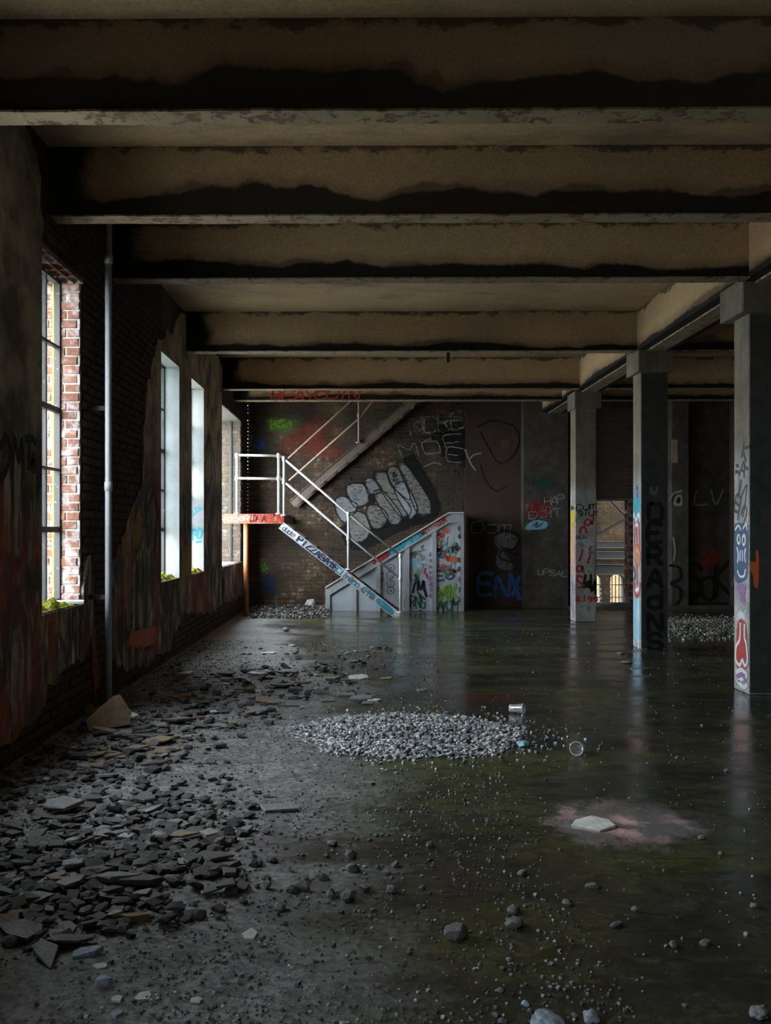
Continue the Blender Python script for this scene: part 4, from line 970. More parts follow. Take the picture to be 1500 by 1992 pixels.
# lower flight, two stringers and open treads
def flight(x0, z0, x1, z1, ya, yb, depth, m_front, m_back, n, tm):
    dx, dz = x1 - x0, z1 - z0; L = math.hypot(dx, dz); ux, uz = dx / L, dz / L; nx_, nz_ = uz, -ux
    if nz_ > 0: nx_, nz_ = -nx_, -nz_
    res = []
    for (y, m) in ((ya, m_front), (yb - 0.03, m_back)):
        poly = [(x0, z0), (x1, z1), (x1 + nx_ * depth, z1 + nz_ * depth), (x0 + nx_ * depth, z0 + nz_ * depth)]
        mb = MB().prism(poly, 1, y, y + 0.012)
        for off in (0.0, depth - 0.012):
            a = (x0 + nx_ * off, z0 + nz_ * off); b = (x1 + nx_ * off, z1 + nz_ * off)
            mb.prism([a, b, (b[0] + nx_ * 0.012, b[1] + nz_ * 0.012), (a[0] + nx_ * 0.012, a[1] + nz_ * 0.012)], 1, y - 0.018, y + 0.012)
        res.append(SB(mb, 'stringer', m))
    for k in range(n):
        t = (k + 0.5) / n
        cx, cz = x0 + dx * t + nx_ * depth * 0.45, z0 + dz * t + nz_ * depth * 0.45
        SB(MB().box(cx - 0.12, cx + 0.12, ya + 0.013, yb - 0.032, cz - 0.015, cz + 0.01), 'tread', tm)
    return res
f1 = flight(-1.47, 1.735, 0.70, 0.055, 17.0, 17.9, 0.145, M['stringer'], M['stringer_old'], 10, M['steel_dark'])
f2 = flight(-1.46, 2.16, 1.62, 4.80, 18.2, 19.0, 0.16, M['stringer_old'], M['stringer_old'], 14, M['panel_frame'])
# handrails
def rail(pts, r, m, name='handrail'):
    return SB(MB().tube(pts, r, 10), name, m, True)
def post(x, y, z0, z1, m, joints=(), r=0.024, foot=True):
    p = SB(MB().tube([(x, y, z0), (x, y, z1)], r, 10), 'rail_post', m, True)
    for z in joints: SB(MB().tube([(x, y, z - 0.045), (x, y, z - 0.03), (x, y, z + 0.03), (x, y, z + 0.045)], [0.03, 0.037, 0.037, 0.03], 10), 'fitting', m, True, None, p)
    if foot: SB(MB().tube([(x, y, z0), (x, y, z0 + 0.02)], 0.06, 12), 'base_flange', m, True, None, p)
    return p
yr = 16.96
post(-2.33, yr + 0.06, LZ, 2.985, M['rail'], (2.54, 2.96))
post(-1.56, yr + 0.06, LZ, 2.985, M['rail'], (2.54, 2.96))
post(-1.46, yr + 0.04, LZ - 0.03, 2.93, M['rail'], (2.48, 2.90))
rail([(-2.33, yr + 0.06, 2.97), (-1.46, yr + 0.06, 2.955)], 0.022, M['rail'])
rail([(-2.33, yr + 0.06, 2.545), (-1.46, yr + 0.06, 2.53)], 0.022, M['rail'])
post(-0.275, yr + 0.04, 0.86, 1.90, M['rail'], (1.44, 1.88))
post(0.68, yr + 0.04, 0.07, 1.14, M['rail'], (0.70, 1.12))
rail([(-1.46, yr + 0.04, 2.90), (-0.275, yr + 0.04, 1.885), (0.68, yr + 0.04, 1.115)], 0.022, M['rail'])
rail([(-1.46, yr + 0.04, 2.48), (-0.275, yr + 0.04, 1.47), (0.68, yr + 0.04, 0.70)], 0.022, M['rail'])
x2, z2 = on_depth(698, 862, 18.15)
post(x2, 18.15, z2, 4.45, M['rail_brown'], (z2 + 0.55,), 0.022)
rail([on_depth(562, 935, 18.15)[:1] + (18.15,) + on_depth(562, 935, 18.15)[1:], (x2, 18.15, on_depth(698, 815, 18.15)[1]), (1.3, 18.15, 5.5)], 0.02, M['rail_brown'])
rail([(on_depth(560, 892, 18.15)[0], 18.15, on_depth(560, 892, 18.15)[1]), (on_depth(680, 783, 18.15)[0], 18.15, on_depth(680, 783, 18.15)[1]), (1.0, 18.15, 5.5)], 0.016, M['rail_brown'])
bpy.context.view_layer.update()
# lettering on the landing fascia and the lower stringer
PF = Plane((0, 16.985, 0), (1, 0, 0), (0, -1, 0)); SP = 16.985 / F_PX
pf = lambda px, py: on_depth(px, py, 16.985)
text(ST, PF, 'CEYGRM', *pf(443, 1013), 8*SP, 'white', 0.014, 0.9, 0.1, 0.3, 0.1, 0.1, 0, 1)
text(ST, PF, 'DRAGON', *pf(488, 1015), 13*SP, 'red', 0.035, 0.72, 0.12, 0.15, 0.1, 0.06, 0, 2)
text(ST, PF, 'D A', *pf(493, 1014), 11*SP, 'black', 0.018, 0.6, 0.3, 0.1, 0.1, 0.06, 0, 2)
ang = math.atan2(0.055 - 1.735, 0.70 + 1.47)
PS = Plane((-1.47, 16.998, 1.735), (math.cos(ang), 0, math.sin(ang)), (0, -1, 0), (-math.sin(ang), 0, math.cos(ang)))
PS2 = Plane((-1.47, 16.978, 1.735), (math.cos(ang), 0, math.sin(ang)), (0, -1, 0), (-math.sin(ang), 0, math.cos(ang)))
for k, (u, rx) in enumerate(((0.30, 0.07), (1.22, 0.09), (1.60, 0.14), (0.95, 0.06))): blob(ST, PS, u, -0.07, rx, 0.05, 'orange', 0.75, 0.4, k)
text(ST, PS, 'duck', 0.06, -0.115, 0.085, 'navy', 0.012, 0.55, 0.2, 0.05, 0.1, 0.06, 0, 3)
text(ST, PS, 'PIZZAGAtE', 0.40, -0.125, 0.112, 'navy', 0.030, 0.75, 0.24, 0.05, 0.0, 0.06, 0, 4)
text(ST, PS, 'Clinton', 1.30, -0.13, 0.105, 'teal', 0.019, 0.55, 0.28, 0.05, 0.1, 0.06, 0, 5)
text(ST, PS, '(FM)', 1.88, -0.13, 0.11, 'teal', 0.021, 0.62, 0.1, 0.05, 0.0, 0.06, 0, 6)
poly_fill(ST, PS, [(2.25, -0.03), (2.42, -0.02), (2.58, -0.05), (2.60, -0.12), (2.45, -0.13), (2.30, -0.125), (2.22, -0.09)], 'teal', 0.2)
text(ST, PS, 'RAIN', 2.28, -0.105, 0.07, 'sky', 0.012, 0.7, 0.2, 0.2, 0.0, 0.06, 0, 7)

# ------------------------------------------------------------------ the steel-panelled enclosure under the upper flight
EN = tag(empty('stair_enclosure', (0, 18.2, 0)), 'grey steel-panelled sloping stair enclosure covered in colourful graffiti', 'enclosure')
EY = 18.2
def top_z(x): return 0.47 + (x + 0.73) * (1.93 - 0.47) / (1.68 + 0.73) if x < 1.68 else 1.93
def EB(mb, name, m):
    mb.v = [(x, y - EY, z) for x, y, z in mb.v]; return mb.build(name, m, EN)
posts = [-0.70, -0.18, 0.29, 0.86, 1.39, 1.93]
for i in range(5):
    a, b = posts[i] + 0.03, posts[i+1] - 0.03
    poly = [(a, 0.0), (b, 0.0), (b, top_z(b) - 0.13)] + ([(1.68, top_z(1.68) - 0.13)] if b > 1.68 else []) + [(a, top_z(a) - 0.13)]
    o = EB(MB().prism(poly, 1, EY + 0.03, EY + 0.04), 'panel', M['panel'])
for x in posts:
    EB(MB().prism([(x - 0.045, 0), (x + 0.045, 0), (x + 0.045, top_z(x + 0.045) - 0.12), (x - 0.045, top_z(x - 0.045) - 0.12)], 1, EY - 0.005, EY + 0.03), 'post', M['panel_frame'])
def sloped(z_off0, z_off1, y0, y1, xa=-0.75, xb=1.97):
    xs_ = [xa, 1.68, xb]
    return MB().prism([(x, top_z(x) + z_off0) for x in xs_] + [(x, top_z(x) + z_off1) for x in reversed(xs_)], 1, y0, y1)
EB(sloped(-0.20, -0.16, EY - 0.01, EY + 0.03), 'lower_rail', M['panel_frame'])
EB(sloped(-0.16, 0.0, EY, EY + 0.03), 'top_channel', M['panel_frame'])
EB(sloped(-0.012, 0.012, EY - 0.03, EY + 0.06), 'top_cap', M['rail'])
EB(MB().box(1.93, 1.98, EY + 0.03, 18.98, 0, 1.92), 'end_panel', M['panel'])
EB(MB().box(-0.75, -0.72, EY + 0.03, 18.98, 0, 0.45), 'end_panel', M['panel'])
bpy.context.view_layer.update()
PE = Plane((0, EY + 0.03, 0), (1, 0, 0), (0, -1, 0)); pe = lambda px, py: on_depth(px, py, EY + 0.03)
SE = EY / F_PX
def eq(x, y): return pe(740 + x * 0.1133, 980 + y * 0.1133)       # a patch of wall 170 px wide
text(EN, PE, 'MAFI', *eq(5, 1230), 6*SE, 'black', 0.010, 0.75, 0.35, 0.0, 0.05, 0.06, 0, 1, True)
for (cx, cy) in ((180, 1100), (170, 1230), (175, 1370), (180, 1490)):
    strokes(EN, PE, [[eq(cx + 60*math.cos(t), cy + 60*math.sin(t)) for t in [k*math.pi/6 for k in range(13)]]], 0.010, 'black', 0.0)
strokes(EN, PE, [[eq(165, 1085), eq(195, 1120)], [eq(195, 1085), eq(165, 1120)], [eq(180, 1320), eq(180, 1420)], [eq(165, 1475), eq(195, 1510)], [eq(195, 1475), eq(165, 1510)], [eq(180, 1230), eq(185, 1280), eq(215, 1250)]], 0.009, 'black', 0.0, False)
# second panel from the end
blob(EN, PE, *eq(590, 850), 16*SE, 12*SE, 'forest', 0.9, 0.5, 1); blob(EN, PE, *eq(720, 930), 14*SE, 12*SE, 'grey', 0.9, 0.5, 2)
strokes(EN, PE, [[eq(690, 760), eq(740, 710), eq(720, 790), eq(780, 790)]], 0.012, 'black', 0.1)
strokes(EN, PE, [[eq(520, 1000), eq(620, 1000), eq(780, 1060)], [eq(540, 1050), eq(640, 1120)], [eq(560, 1010), eq(600, 1130)]], 0.05, 'sky', 0.4)
strokes(EN, PE, [[eq(530, 1080), eq(500, 1200), eq(540, 1310), eq(620, 1280), eq(700, 1150), eq(740, 1040)]], 0.035, 'grey', 0.3)
strokes(EN, PE, [[eq(560, 1520), eq(590, 1380), eq(640, 1300), eq(640, 1480)], [eq(650, 1330), eq(690, 1480), eq(740, 1310), eq(750, 1450), eq(790, 1590)]], 0.045, 'black', 0.2)
text(EN, PE, 'GRNG', *eq(430, 1780), 21*SE, 'forest', 0.028, 0.42, 0.15, 0.1, 0.0, 0.1, 0.03, 5)
strokes(EN, PE, [[eq(600, 1850), eq(710, 1830)]], 0.025, 'forest', 0.1); strokes(EN, PE, [[eq(770, 1110), eq(750, 1190)], [eq(790, 1200), eq(800, 1270)]], 0.03, 'red', 0.2)
# end panel
blob(EN, PE, *eq(1010, 540), 18*SE, 9*SE, 'red', 0.6, 0.5, 3, 0.4); blob(EN, PE, *eq(1120, 470), 14*SE, 8*SE, 'orange', 0.85, 0.5, 4, 0.4)
blob(EN, PE, *eq(1000, 770), 10*SE, 9*SE, 'black', 0.5, 0.5, 5); blob(EN, PE, *eq(1270, 760), 14*SE, 14*SE, 'black', 0.8, 0.5, 6)
text(EN, PE, 'LU', *eq(1000, 690), 14*SE, 'white', 0.035, 0.85, 0.25, 0.1, 0, 0.06, 0, 6); text(EN, PE, 'LU', *eq(1010, 690), 12*SE, 'green', 0.012, 0.85, 0.4, 0.2, 0, 0.06, 0, 6)
strokes(EN, PE, [[eq(940, 790), eq(960, 740), eq(1020, 745)], [eq(1060, 890), eq(1080, 800), eq(1140, 780), eq(1160, 870)], [eq(1200, 780), eq(1230, 850), eq(1260, 760), eq(1260, 900)]], 0.035, 'sky', 0.2)
poly_fill(EN, PE, [eq(1110, 900), eq(1140, 885), eq(1165, 905), eq(1195, 885), eq(1225, 905), eq(1210, 950), eq(1165, 995), eq(1120, 950)], 'red', 0.1)
blob(EN, PE, *eq(1250, 960), 8*SE, 6*SE, 'orange', 0.3, 0.4, 7)
text(EN, PE, 'bih', *eq(960, 1140), 11*SE, 'red', 0.022, 0.62, 0.2, 0.1, 0, 0.06, 0, 7)
strokes(EN, PE, [[eq(1150, 1130), eq(1200, 1060), eq(1240, 1040)], [eq(1090, 1160), eq(1120, 1260), eq(1180, 1180)]], 0.05, 'grey', 0.3)
blob(EN, PE, *eq(1250, 1150), 9*SE, 10*SE, 'red', 0.6, 0.5, 8)
text(EN, PE, 'ES', *eq(960, 1310), 16*SE, 'forest', 0.03, 0.9, 0.3, 0.2, 0, 0.1, 0.1, 8)
strokes(EN, PE, [[eq(950, 1480), eq(1060, 1500), eq(1150, 1410), eq(1120, 1520), eq(960, 1540)], [eq(1180, 1400), eq(1210, 1580), eq(1290, 1380)]], 0.05, 'green', 0.15)
text(EN, PE, 'JOMC', *eq(960, 1690), 15*SE, 'green', 0.034, 0.6, 0.15, 0.15, 0, 0.1, 0, 9)
text(EN, PE, 'VYOM', *eq(945, 1820), 16*SE, 'forest', 0.026, 0.6, 0.15, 0.15, 0, 0.1, 0, 10)
rp_ = random.Random(31)
for k in range(26):
    x0 = rp_.choice((rp_.uniform(430, 780), rp_.uniform(940, 1290), rp_.uniform(940, 1290))); y0 = rp_.uniform(620, 1800)
    if x0 < 800: y0 = max(y0, 900)
    lines = [[eq(x0 + rp_.uniform(-50, 50) * (1 if x0 < 1250 and x0 > 480 else 0.3), y0 + rp_.uniform(-70, 70)) for _ in range(rp_.randint(3, 5))]]
    strokes(EN, PE, lines, rp_.uniform(0.010, 0.032), rp_.choice(['black', 'black', 'forest', 'white', 'green', 'navy', 'sky', 'red']), 0.2)
PE2 = Plane((0, EY - 0.006, 0), (1, 0, 0), (0, -1, 0))
def er(x, y): return on_depth(740 + x * 0.1133, 980 + y * 0.1133, EY - 0.006)
text(EN, PE2, 'DRUKSA', *er(325, 985), 6.2*SE, 'black', 0.010, 0.75, 0.5, 0.0, 0.05, 0.06, 0, 2, True)
for k, y in enumerate(range(880, 1680, 100)): blob(EN, PE2, *er(860, y), 4*SE, 6*SE, 'purple', 0.45, 0.5, k)
for k, (y, cc) in enumerate(((430, 'black'), (560, 'black'), (760, 'navy'), (950, 'black'), (1120, 'black'), (1300, 'purple'), (1480, 'forest'), (1650, 'forest'))): blob(EN, PE2, *er(1350, y), 4.2*SE, 8*SE, cc, 0.6, 0.6, k)
ang2 = math.atan2(1.93 - 0.47, 1.68 + 0.73)
PC_ = Plane((-0.73, EY - 0.001, 0.47), (math.cos(ang2), 0, math.sin(ang2)), (0, -1, 0), (-math.sin(ang2), 0, math.cos(ang2)))
LE = math.hypot(2.41, 1.46)
poly_fill(EN, PC_, [(1.42, -0.02), (2.12, -0.02), (2.16, -0.13), (1.40, -0.13)], 'teal', 0.1)
text(EN, PC_, '1-17-6 24', 1.50, -0.115, 0.085, 'sky', 0.014, 0.6, 0.25, 0.1, 0, 0.05, 0, 1)
poly_fill(EN, PC_, [(1.05, -0.02), (1.40, -0.02), (1.38, -0.13), (1.05, -0.13)], 'red', 0.6)
text(EN, PC_, 'WESTSIDER', 2.14, -0.115, 0.09, 'red', 0.024, 0.62, 0.12, 0.1, 0, 0.06, 0, 2)
text(EN, PC_, 'LEST', 2.27, -0.115, 0.07, 'white', 0.009, 0.7, 0.3, 0.1, 0, 0.06, 0, 3)

# ------------------------------------------------------------------ pipe on the window wall
dp = tag(empty('drain_pipe', (-2.19, 7.93, 0.02)), 'blue-grey vertical pipe standing against the window wall', 'pipe')
MB().tube([(0, 0, 0), (0.0, 0, 4.45)], 0.029, 14).build('pipe_run', M['pipe'], dp, True)
for z in (1.95, 3.9): MB().tube([(0, 0, z - 0.04), (0, 0, z + 0.04)], 0.035, 14).build('coupling', M['pipe'], dp, True)
for z in (2.62, 1.0): MB().box(-0.185, 0.0, -0.012, 0.012, z - 0.02, z + 0.02).build('wall_bracket', M['steel_dark'], dp)
# exposed bottom rail stub leaning by the sill: a split plank on the moss
pk = tag(MB().box(-0.13, 0.13, -0.045, 0.045, 0, 0.03, 0.005).build('wood_offcut', M['slab_light']), 'pale weathered wood offcut lying on the mossy sill of the near window', 'wood')
pk.location = (-2.44, 7.62, ZS + 0.004); pk.rotation_euler = (0.0, 0.0, 0.25)

# ------------------------------------------------------------------ rubble
def slab_mesh(seed, m, th=0.16, n=None):
    r = random.Random(seed); n = n or r.randint(4, 7); pts = []
    for i in range(n):
        a = 2 * math.pi * (i + r.uniform(-.3, .3)) / n; k = r.uniform(0.36, 0.56)
        pts.append((k * math.cos(a), k * math.sin(a) * r.uniform(0.65, 1.0)))
    mb = MB(); e = 0.93
    mb.v = [(x * 0.97, y * 0.97, 0) for x, y in pts] + [(x, y, th * 0.75 + r.uniform(-.02, .02)) for x, y in pts] + [(x * e, y * e, th + r.uniform(-.025, .02)) for x, y in pts] + [(0, 0, th)]
    c = 3 * n
    mb.f = [tuple(range(n))[::-1]] + [(i, (i+1) % n, n + (i+1) % n, n + i) for i in range(n)] + [(n+i, n+(i+1) % n, 2*n+(i+1) % n, 2*n+i) for i in range(n)] + [(2*n+i, 2*n+(i+1) % n, c) for i in range(n)]
    return mb.mesh('slab_fragment', m)
def rock_mesh(seed, m, flat=0.62, sub=2):
    r = random.Random(seed); bm = bmesh.new(); bmesh.ops.create_icosphere(bm, subdivisions=sub, radius=0.5)
    cuts = [Vector((r.uniform(-1, 1), r.uniform(-1, 1), r.uniform(-.4, 1))).normalized() for _ in range(7)]
    for v in bm.verts:
        for q in cuts:
            d = v.co.dot(q) - 0.33
            if d > 0: v.co -= q * d
        v.co *= 1 + 0.10 * noise.noise(v.co * 4 + Vector((seed, 0, 0)))
        v.co.z *= flat
    lo = min(v.co.z for v in bm.verts)
    for v in bm.verts: v.co.z = max(v.co.z - lo - 0.06, 0)
    me = bpy.data.meshes.new('rock'); bm.to_mesh(me); bm.free(); me.materials.append(m); return me
SLABS = {}
def slab(kind, i):
    if (kind, i) not in SLABS: SLABS[kind, i] = slab_mesh(i * 13 + len(kind), M[kind])
    return SLABS[kind, i]
def put(name, me, x, y, size, thick=1.0, rz=0.0, tilt=(0, 0), lift=0.0, asp=1.0):
    o = bpy.data.objects.new(name, me); COL.objects.link(o)
    o.location = (x, y, floor_h(x, y) - 0.003 + lift)
    o.rotation_euler = (tilt[0], tilt[1], rz); o.scale = (size, size * asp, size * thick)
    return o
# the single pieces one can point at
def special(name, kind, px, py, wpx, label, cat, thick=1.0, rz=0.0, tilt=(0, 0), i=0, asp=1.0, lift=0.0, rock=False, group=None):
    x, y = on_floor(px, py); s = wpx * y / F_PX
    me = rock_mesh(i + 3, M[kind]) if rock else slab_mesh(i * 7 + 5, M[kind], n=6 if i % 2 else 5)
    o = put(name, me, x, y, s, thick, rz, tilt, lift, asp); return tag(o, label, cat, group)
special('concrete_slab', 'slab_white', 1153, 1606, 100, 'flat pale concrete slab lying on the pink dust patch', 'slab', 0.55, 0.35, (0.08, 0), 3, 0.95)
special('cracked_slab', 'slab_grey', 118, 1592, 92, 'large cracked pale grey slab on the rubble at the left edge', 'slab', 0.6, 0.5, (0.12, 0.05), 2, 0.9, 0.05)
special('slab_fragment', 'slab_light', 485, 1822, 36, 'whitish angular slab fragment alone on the dusty floor in the lower left', 'rubble', 0.9, 0.3, (0.25, 0), 4, 1.2)
special('stone', 'rock', 888, 1825, 56, 'largest grey stone standing in the wet foreground', 'stone', 1.0, 0.2, i=5, rock=True, asp=0.8)
special('stone', 'rock', 1003, 1803, 46, 'dark rounded stone beside another, right of the largest grey stone', 'stone', 0.9, 1.0, i=6, rock=True)
special('stone', 'rock', 1000, 1775, 30, 'upper stone of the touching pair right of the largest grey stone', 'stone', 1.1, 0.4, i=7, rock=True)
special('stone', 'rock', 1015, 1702, 22, 'small square grey stone below left of the pink patch', 'stone', 1.0, 0.2, i=8, rock=True)
special('stone', 'rock', 685, 1695, 32, 'dark egg-shaped stone at the end of the rubble spill', 'stone', 1.0, 0.8, i=9, rock=True)
special('stone', 'rock', 769, 1685, 20, 'grey stone right of the dark egg-shaped stone', 'stone', 1.1, 0.3, i=10, rock=True)
special('stone', 'rock', 546, 1772, 32, 'dark rounded stone above the whitish slab fragment', 'stone', 0.9, 0.5, i=11, rock=True)
special('stone', 'rock', 585, 1733, 44, 'broken grey stone in the middle of the rubble spill', 'stone', 0.8, 2.5, i=12, rock=True, asp=0.6)
special('stone', 'rock', 1103, 1760, 22, 'rough stone on the wet floor below the pink patch', 'stone', 1.0, 0.3, i=13, rock=True)
special('stone', 'rock', 1200, 1802, 36, 'long flat stone on the wet floor at the lower right', 'stone', 0.7, 0.5, i=14, rock=True, asp=0.45)
special('stone', 'rock', 1467, 1765, 20, 'small stone at the right edge of the wet floor', 'stone', 1.0, 0.3, i=15, rock=True)
special('stone', 'rock', 1372, 1838, 24, 'crumbly dark stone at the lower right', 'stone', 1.0, 1.3, i=16, rock=True)
special('stone', 'rock', 1155, 1727, 36, 'cluster-like lumpy stone under the pink patch', 'stone', 0.6, 0.1, i=17, rock=True, asp=0.5)
special('stone', 'slab_blue', 1022, 1925 + 30, 20, 'small blue-grey stone near the bottom edge', 'stone', 1.0, 0.1, i=18, rock=True)
special('slab_fragment', 'slab_blue', 201, 1928, 36, 'blue-grey chunk in the row of pale fragments at the lower left', 'rubble', 2.6, 0.3, (0.1, 0), 1, 0.8)
special('slab_fragment', 'slab_blue', 225, 1988, 30, 'blue-grey chunk cut by the bottom edge at the lower left', 'rubble', 2.0, 0.3, (0.1, 0), 2, 0.8)
special('slab_fragment', 'slab_light', 195, 1893, 34, 'pale chunk just above the blue-grey chunk at the lower left', 'rubble', 1.2, 0.1, (0.1, 0), 3, 0.8)
special('slab_fragment', 'slab_blue', 165, 1870, 68, 'long lilac-grey slab with a bright slanted top at the lower left', 'rubble', 1.0, 0.35, (0.15, -0.1), 5, 0.45)
special('slab_fragment', 'slab_light', 226, 1958, 30, 'pale chunk between the two blue-grey chunks at the lower left', 'rubble', 1.5, 0.6, (0.2, 0), 6, 0.9)
special('slab_fragment', 'slab_light', 280, 1950, 38, 'pointed pale flake near the bottom edge', 'rubble', 0.6, 0.2, (0.3, 0), 7, 0.9)
special('slab_fragment', 'slab_light', 381, 1955, 30, 'pale block near the bottom edge, right of the pointed flake', 'rubble', 1.5, 0.1, (0.1, 0), 8, 0.7)
special('slab_fragment', 'slab_tan', 262, 1798, 56, 'tan-topped brick-like fragment in the lower-left rubble', 'rubble', 1.6, 0.1, (0.05, 0), 9, 0.5)
special('slab_fragment', 'slab_grey', 8, 1840, 34, 'rounded grey fragment at the left edge of the lower rubble', 'rubble', 1.0, 0.1, (0.3, 0), 10, 1.1)
special('slab_fragment', 'slab_grey', 380, 1660, 40, 'upright grey flake with holes in the lower-left rubble', 'rubble', 0.7, 0.3, (0.5, 0), 11, 1.1)
special('slab_fragment', 'slab_grey', 540, 1580, 90, 'wide flat dark slab in the middle of the dusty floor', 'rubble', 0.5, 0.1, (0.02, 0), 12, 0.9)
special('slab_fragment', 'slab_light', 520, 1272, 34, 'pale tile fragment lying alone towards the stairs', 'rubble', 0.6, 0.2, (0.02, 0), 13, 0.9)
special('slab_fragment', 'slab_light', 568, 1256, 20, 'small pale tile fragment nearest the stairs', 'rubble', 0.6, 0.2, (0.02, 0), 14, 0.9)
special('slab_fragment', 'slab_light', 524, 1308, 34, 'long pale tile fragment below the lone one', 'rubble', 0.6, 0.0, (0.02, 0), 15, 0.9)
special('slab_fragment', 'slab_grey', 822, 1343, 30, 'thin grey tile fragment behind the gravel pile', 'rubble', 0.6, 0.0, (0.02, 0), 16, 0.9)
special('slab_fragment', 'slab_light', 727, 1364, 36, 'pale long tile fragment just behind the gravel pile', 'rubble', 0.7, 0.0, (0.02, 0), 17, 0.9)
special('slab_fragment', 'slab_grey', 718, 1526, 24, 'dark grey lump in front of the gravel pile', 'rubble', 1.4, 0.0, (0.02, 0), 18, 0.9)
special('slab_fragment', 'slab_yellow', 350, 1362, 40, 'yellow-painted shard in the rubble by the window wall', 'rubble', 0.35, 0.2, (0.15, 0), 19, 0.9, 0.02)
special('slab_fragment', 'slab_yellow', 381, 1380, 20, 'smaller yellow shard in front of the bigger one', 'rubble', 0.4, 0.5, (0.3, 0), 20, 0.9, 0.02)
special('slab_fragment', 'slab_blue', 420, 1392, 26, 'pale blue shard in the rubble by the window wall', 'rubble', 0.4, 0.1, (0.05, 0), 21, 0.9, 0.02)
special('slab_fragment', 'slab_red', 388, 1402, 26, 'reddish shard in the rubble by the window wall', 'rubble', 0.5, 0.1, (0.05, 0), 22, 0.9, 0.02)
special('slab_fragment', 'slab_light', 250, 1408, 44, 'pale cracked shard right of the leaning tan board', 'rubble', 0.3, 0.2, (0.2, 0), 23, 0.9, 0.03)
# the tan board leaning on the wall
x, y = on_floor(192, 1440)
bd = MB(); outl = [(-0.17, 0.0), (0.16, 0.03), (0.19, 0.13), (0.11, 0.30), (0.05, 0.29), (-0.19, 0.10)]
bd.prism(outl, 1, -0.012, 0.012)
o = tag(bd.build('plaster_board', M['slab_tan']), 'tan broken board leaning against the wall beside the pipe', 'board')
o.location = (-1.99, 7.25, floor_h(-1.99, 7.25)); o.rotation_euler = (-0.55, 0, 0.45); o.scale = (0.95, 1, 0.95)
o = tag(MB().box(-0.03, 0.03, -0.012, 0.012, 0, 0.16, 0.004).build('wood_stick', M['slab_tan']), 'short brown stick standing behind the leaning tan board', 'wood')
o.location = (-2.17, 7.45, floor_h(-2.17, 7.45)); o.rotation_euler = (-0.2, -0.35, 0.2)

LABS = {
 'heap': ('slab fragment in the lower-left rubble heap', 'slab fragments of the lower-left heap'),
 'strip': ('flat shard in the rubble strip along the window wall', 'shards along the window wall'),
 'far': ('thin tile shard behind and left of the gravel pile', 'tile shards behind the gravel pile'),
 'spill': ('stone in the loose spill right of the heap', 'stones of the loose spill'),
 'wet': ('loose stone lying in the film of water', 'loose stones on the wet floor')}
TONE = {'slate': 'dark', 'slab_grey': 'grey', 'slab_tan': 'tan', 'slab_light': 'pale', 'slab_red': 'reddish'}
def place_words(key, px, py):
    if key == 'heap': return 'close to the left edge' if px < 150 else ('in its middle' if px < 320 else 'at its right end')
    if key == 'strip': return 'nearest the leaning board' if px < 260 else ('at mid-length' if px < 420 else 'at its far end')
    if key == 'far': return 'by the wall side' if px < 480 else ('in the middle' if px < 620 else 'towards the stairs')
    if key == 'spill': return 'on its left' if px < 480 else ('midway' if px < 640 else 'on its right')
    return 'right of the gravel' if py < 1520 else ('beside the pink patch' if py < 1700 else 'in the foreground')
ROCKS = [rock_mesh(100 + k, M['rock'], 0.7, 1) for k in range(6)]
def scatter(key, n, region, kinds, smin, smax, tilt, lift, rock=False, seed=1, thick=(0.5, 1.0)):
    r = random.Random(seed); done = 0; tries = 0
    while done < n and tries < n * 40:
        tries += 1
        px, py = r.uniform(region[0], region[1]), r.uniform(region[2], region[3])
        if r.random() > region[4](px, py): continue
        x, y = on_floor(px, py)
        if x < XL + 0.12: continue
        s = smin + (smax - smin) * r.random() ** 2.2
        kd = None if rock else r.choice(kinds)
        me = r.choice(ROCKS) if rock else slab(kd, r.randint(0, 5))
        o = put('stone' if rock else 'slab_fragment', me, x, y, s, r.uniform(*thick), r.uniform(0, 6.28), (r.gauss(0, tilt), r.gauss(0, tilt)), r.uniform(0, lift), r.uniform(0.55, 1.0))
        f = (s - smin) / (smax - smin)
        lab = ('big ' if f > 0.5 else ('small ' if f < 0.12 else '')) + ('' if rock else TONE[kd] + ' ') + LABS[key][0] + ', ' + place_words(key, px, py)
        tag(o, lab, 'stone' if rock else 'rubble', LABS[key][1]); done += 1
def clampf(v): return max(0.0, min(1.0, v))
d_heap = lambda px, py: clampf(1.15 - abs(py - (1735 - 0.27 * px)) / 165) ** 1.4 * clampf((540 - px) / 240)
d_strip = lambda px, py: clampf(1.2 - abs((py - 1415) - (-0.42) * (px - 330)) / 75)
d_far = lambda px, py: clampf(1.2 - abs((py - 1325) - (-0.05) * (px - 530)) / 60) * clampf(1.15 - abs(px - 520) / 240)
scatter('heap', 120, (0, 520, 1510, 1900, d_heap), ['slate', 'slate', 'slate', 'slab_grey', 'slab_tan', 'slate'], 0.08, 0.24, 0.13, 0.03, seed=21, thick=(0.25, 0.7))
scatter('strip', 95, (150, 560, 1300, 1520, d_strip), ['slate', 'slab_grey', 'slab_tan', 'slab_grey', 'slate', 'slab_tan'], 0.08, 0.30, 0.08, 0.03, seed=22, thick=(0.3, 0.6))
scatter('far', 70, (340, 760, 1255, 1400, d_far), ['slab_grey', 'slab_grey', 'slab_tan', 'slate', 'slab_grey', 'slab_light'], 0.08, 0.34, 0.05, 0.01, seed=23, thick=(0.25, 0.5))
scatter('spill', 60, (330, 860, 1600, 1760, lambda px, py: clampf(1.3 - abs(py - 1680) / 80) * clampf((860 - px) / 400)), None, 0.03, 0.09, 0.2, 0.0, True, 24, (0.7, 1.1))
scatter('wet', 40, (700, 1500, 1400, 1990, lambda px, py: 0.5), None, 0.018, 0.05, 0.2, 0.0, True, 25, (0.7, 1.1))

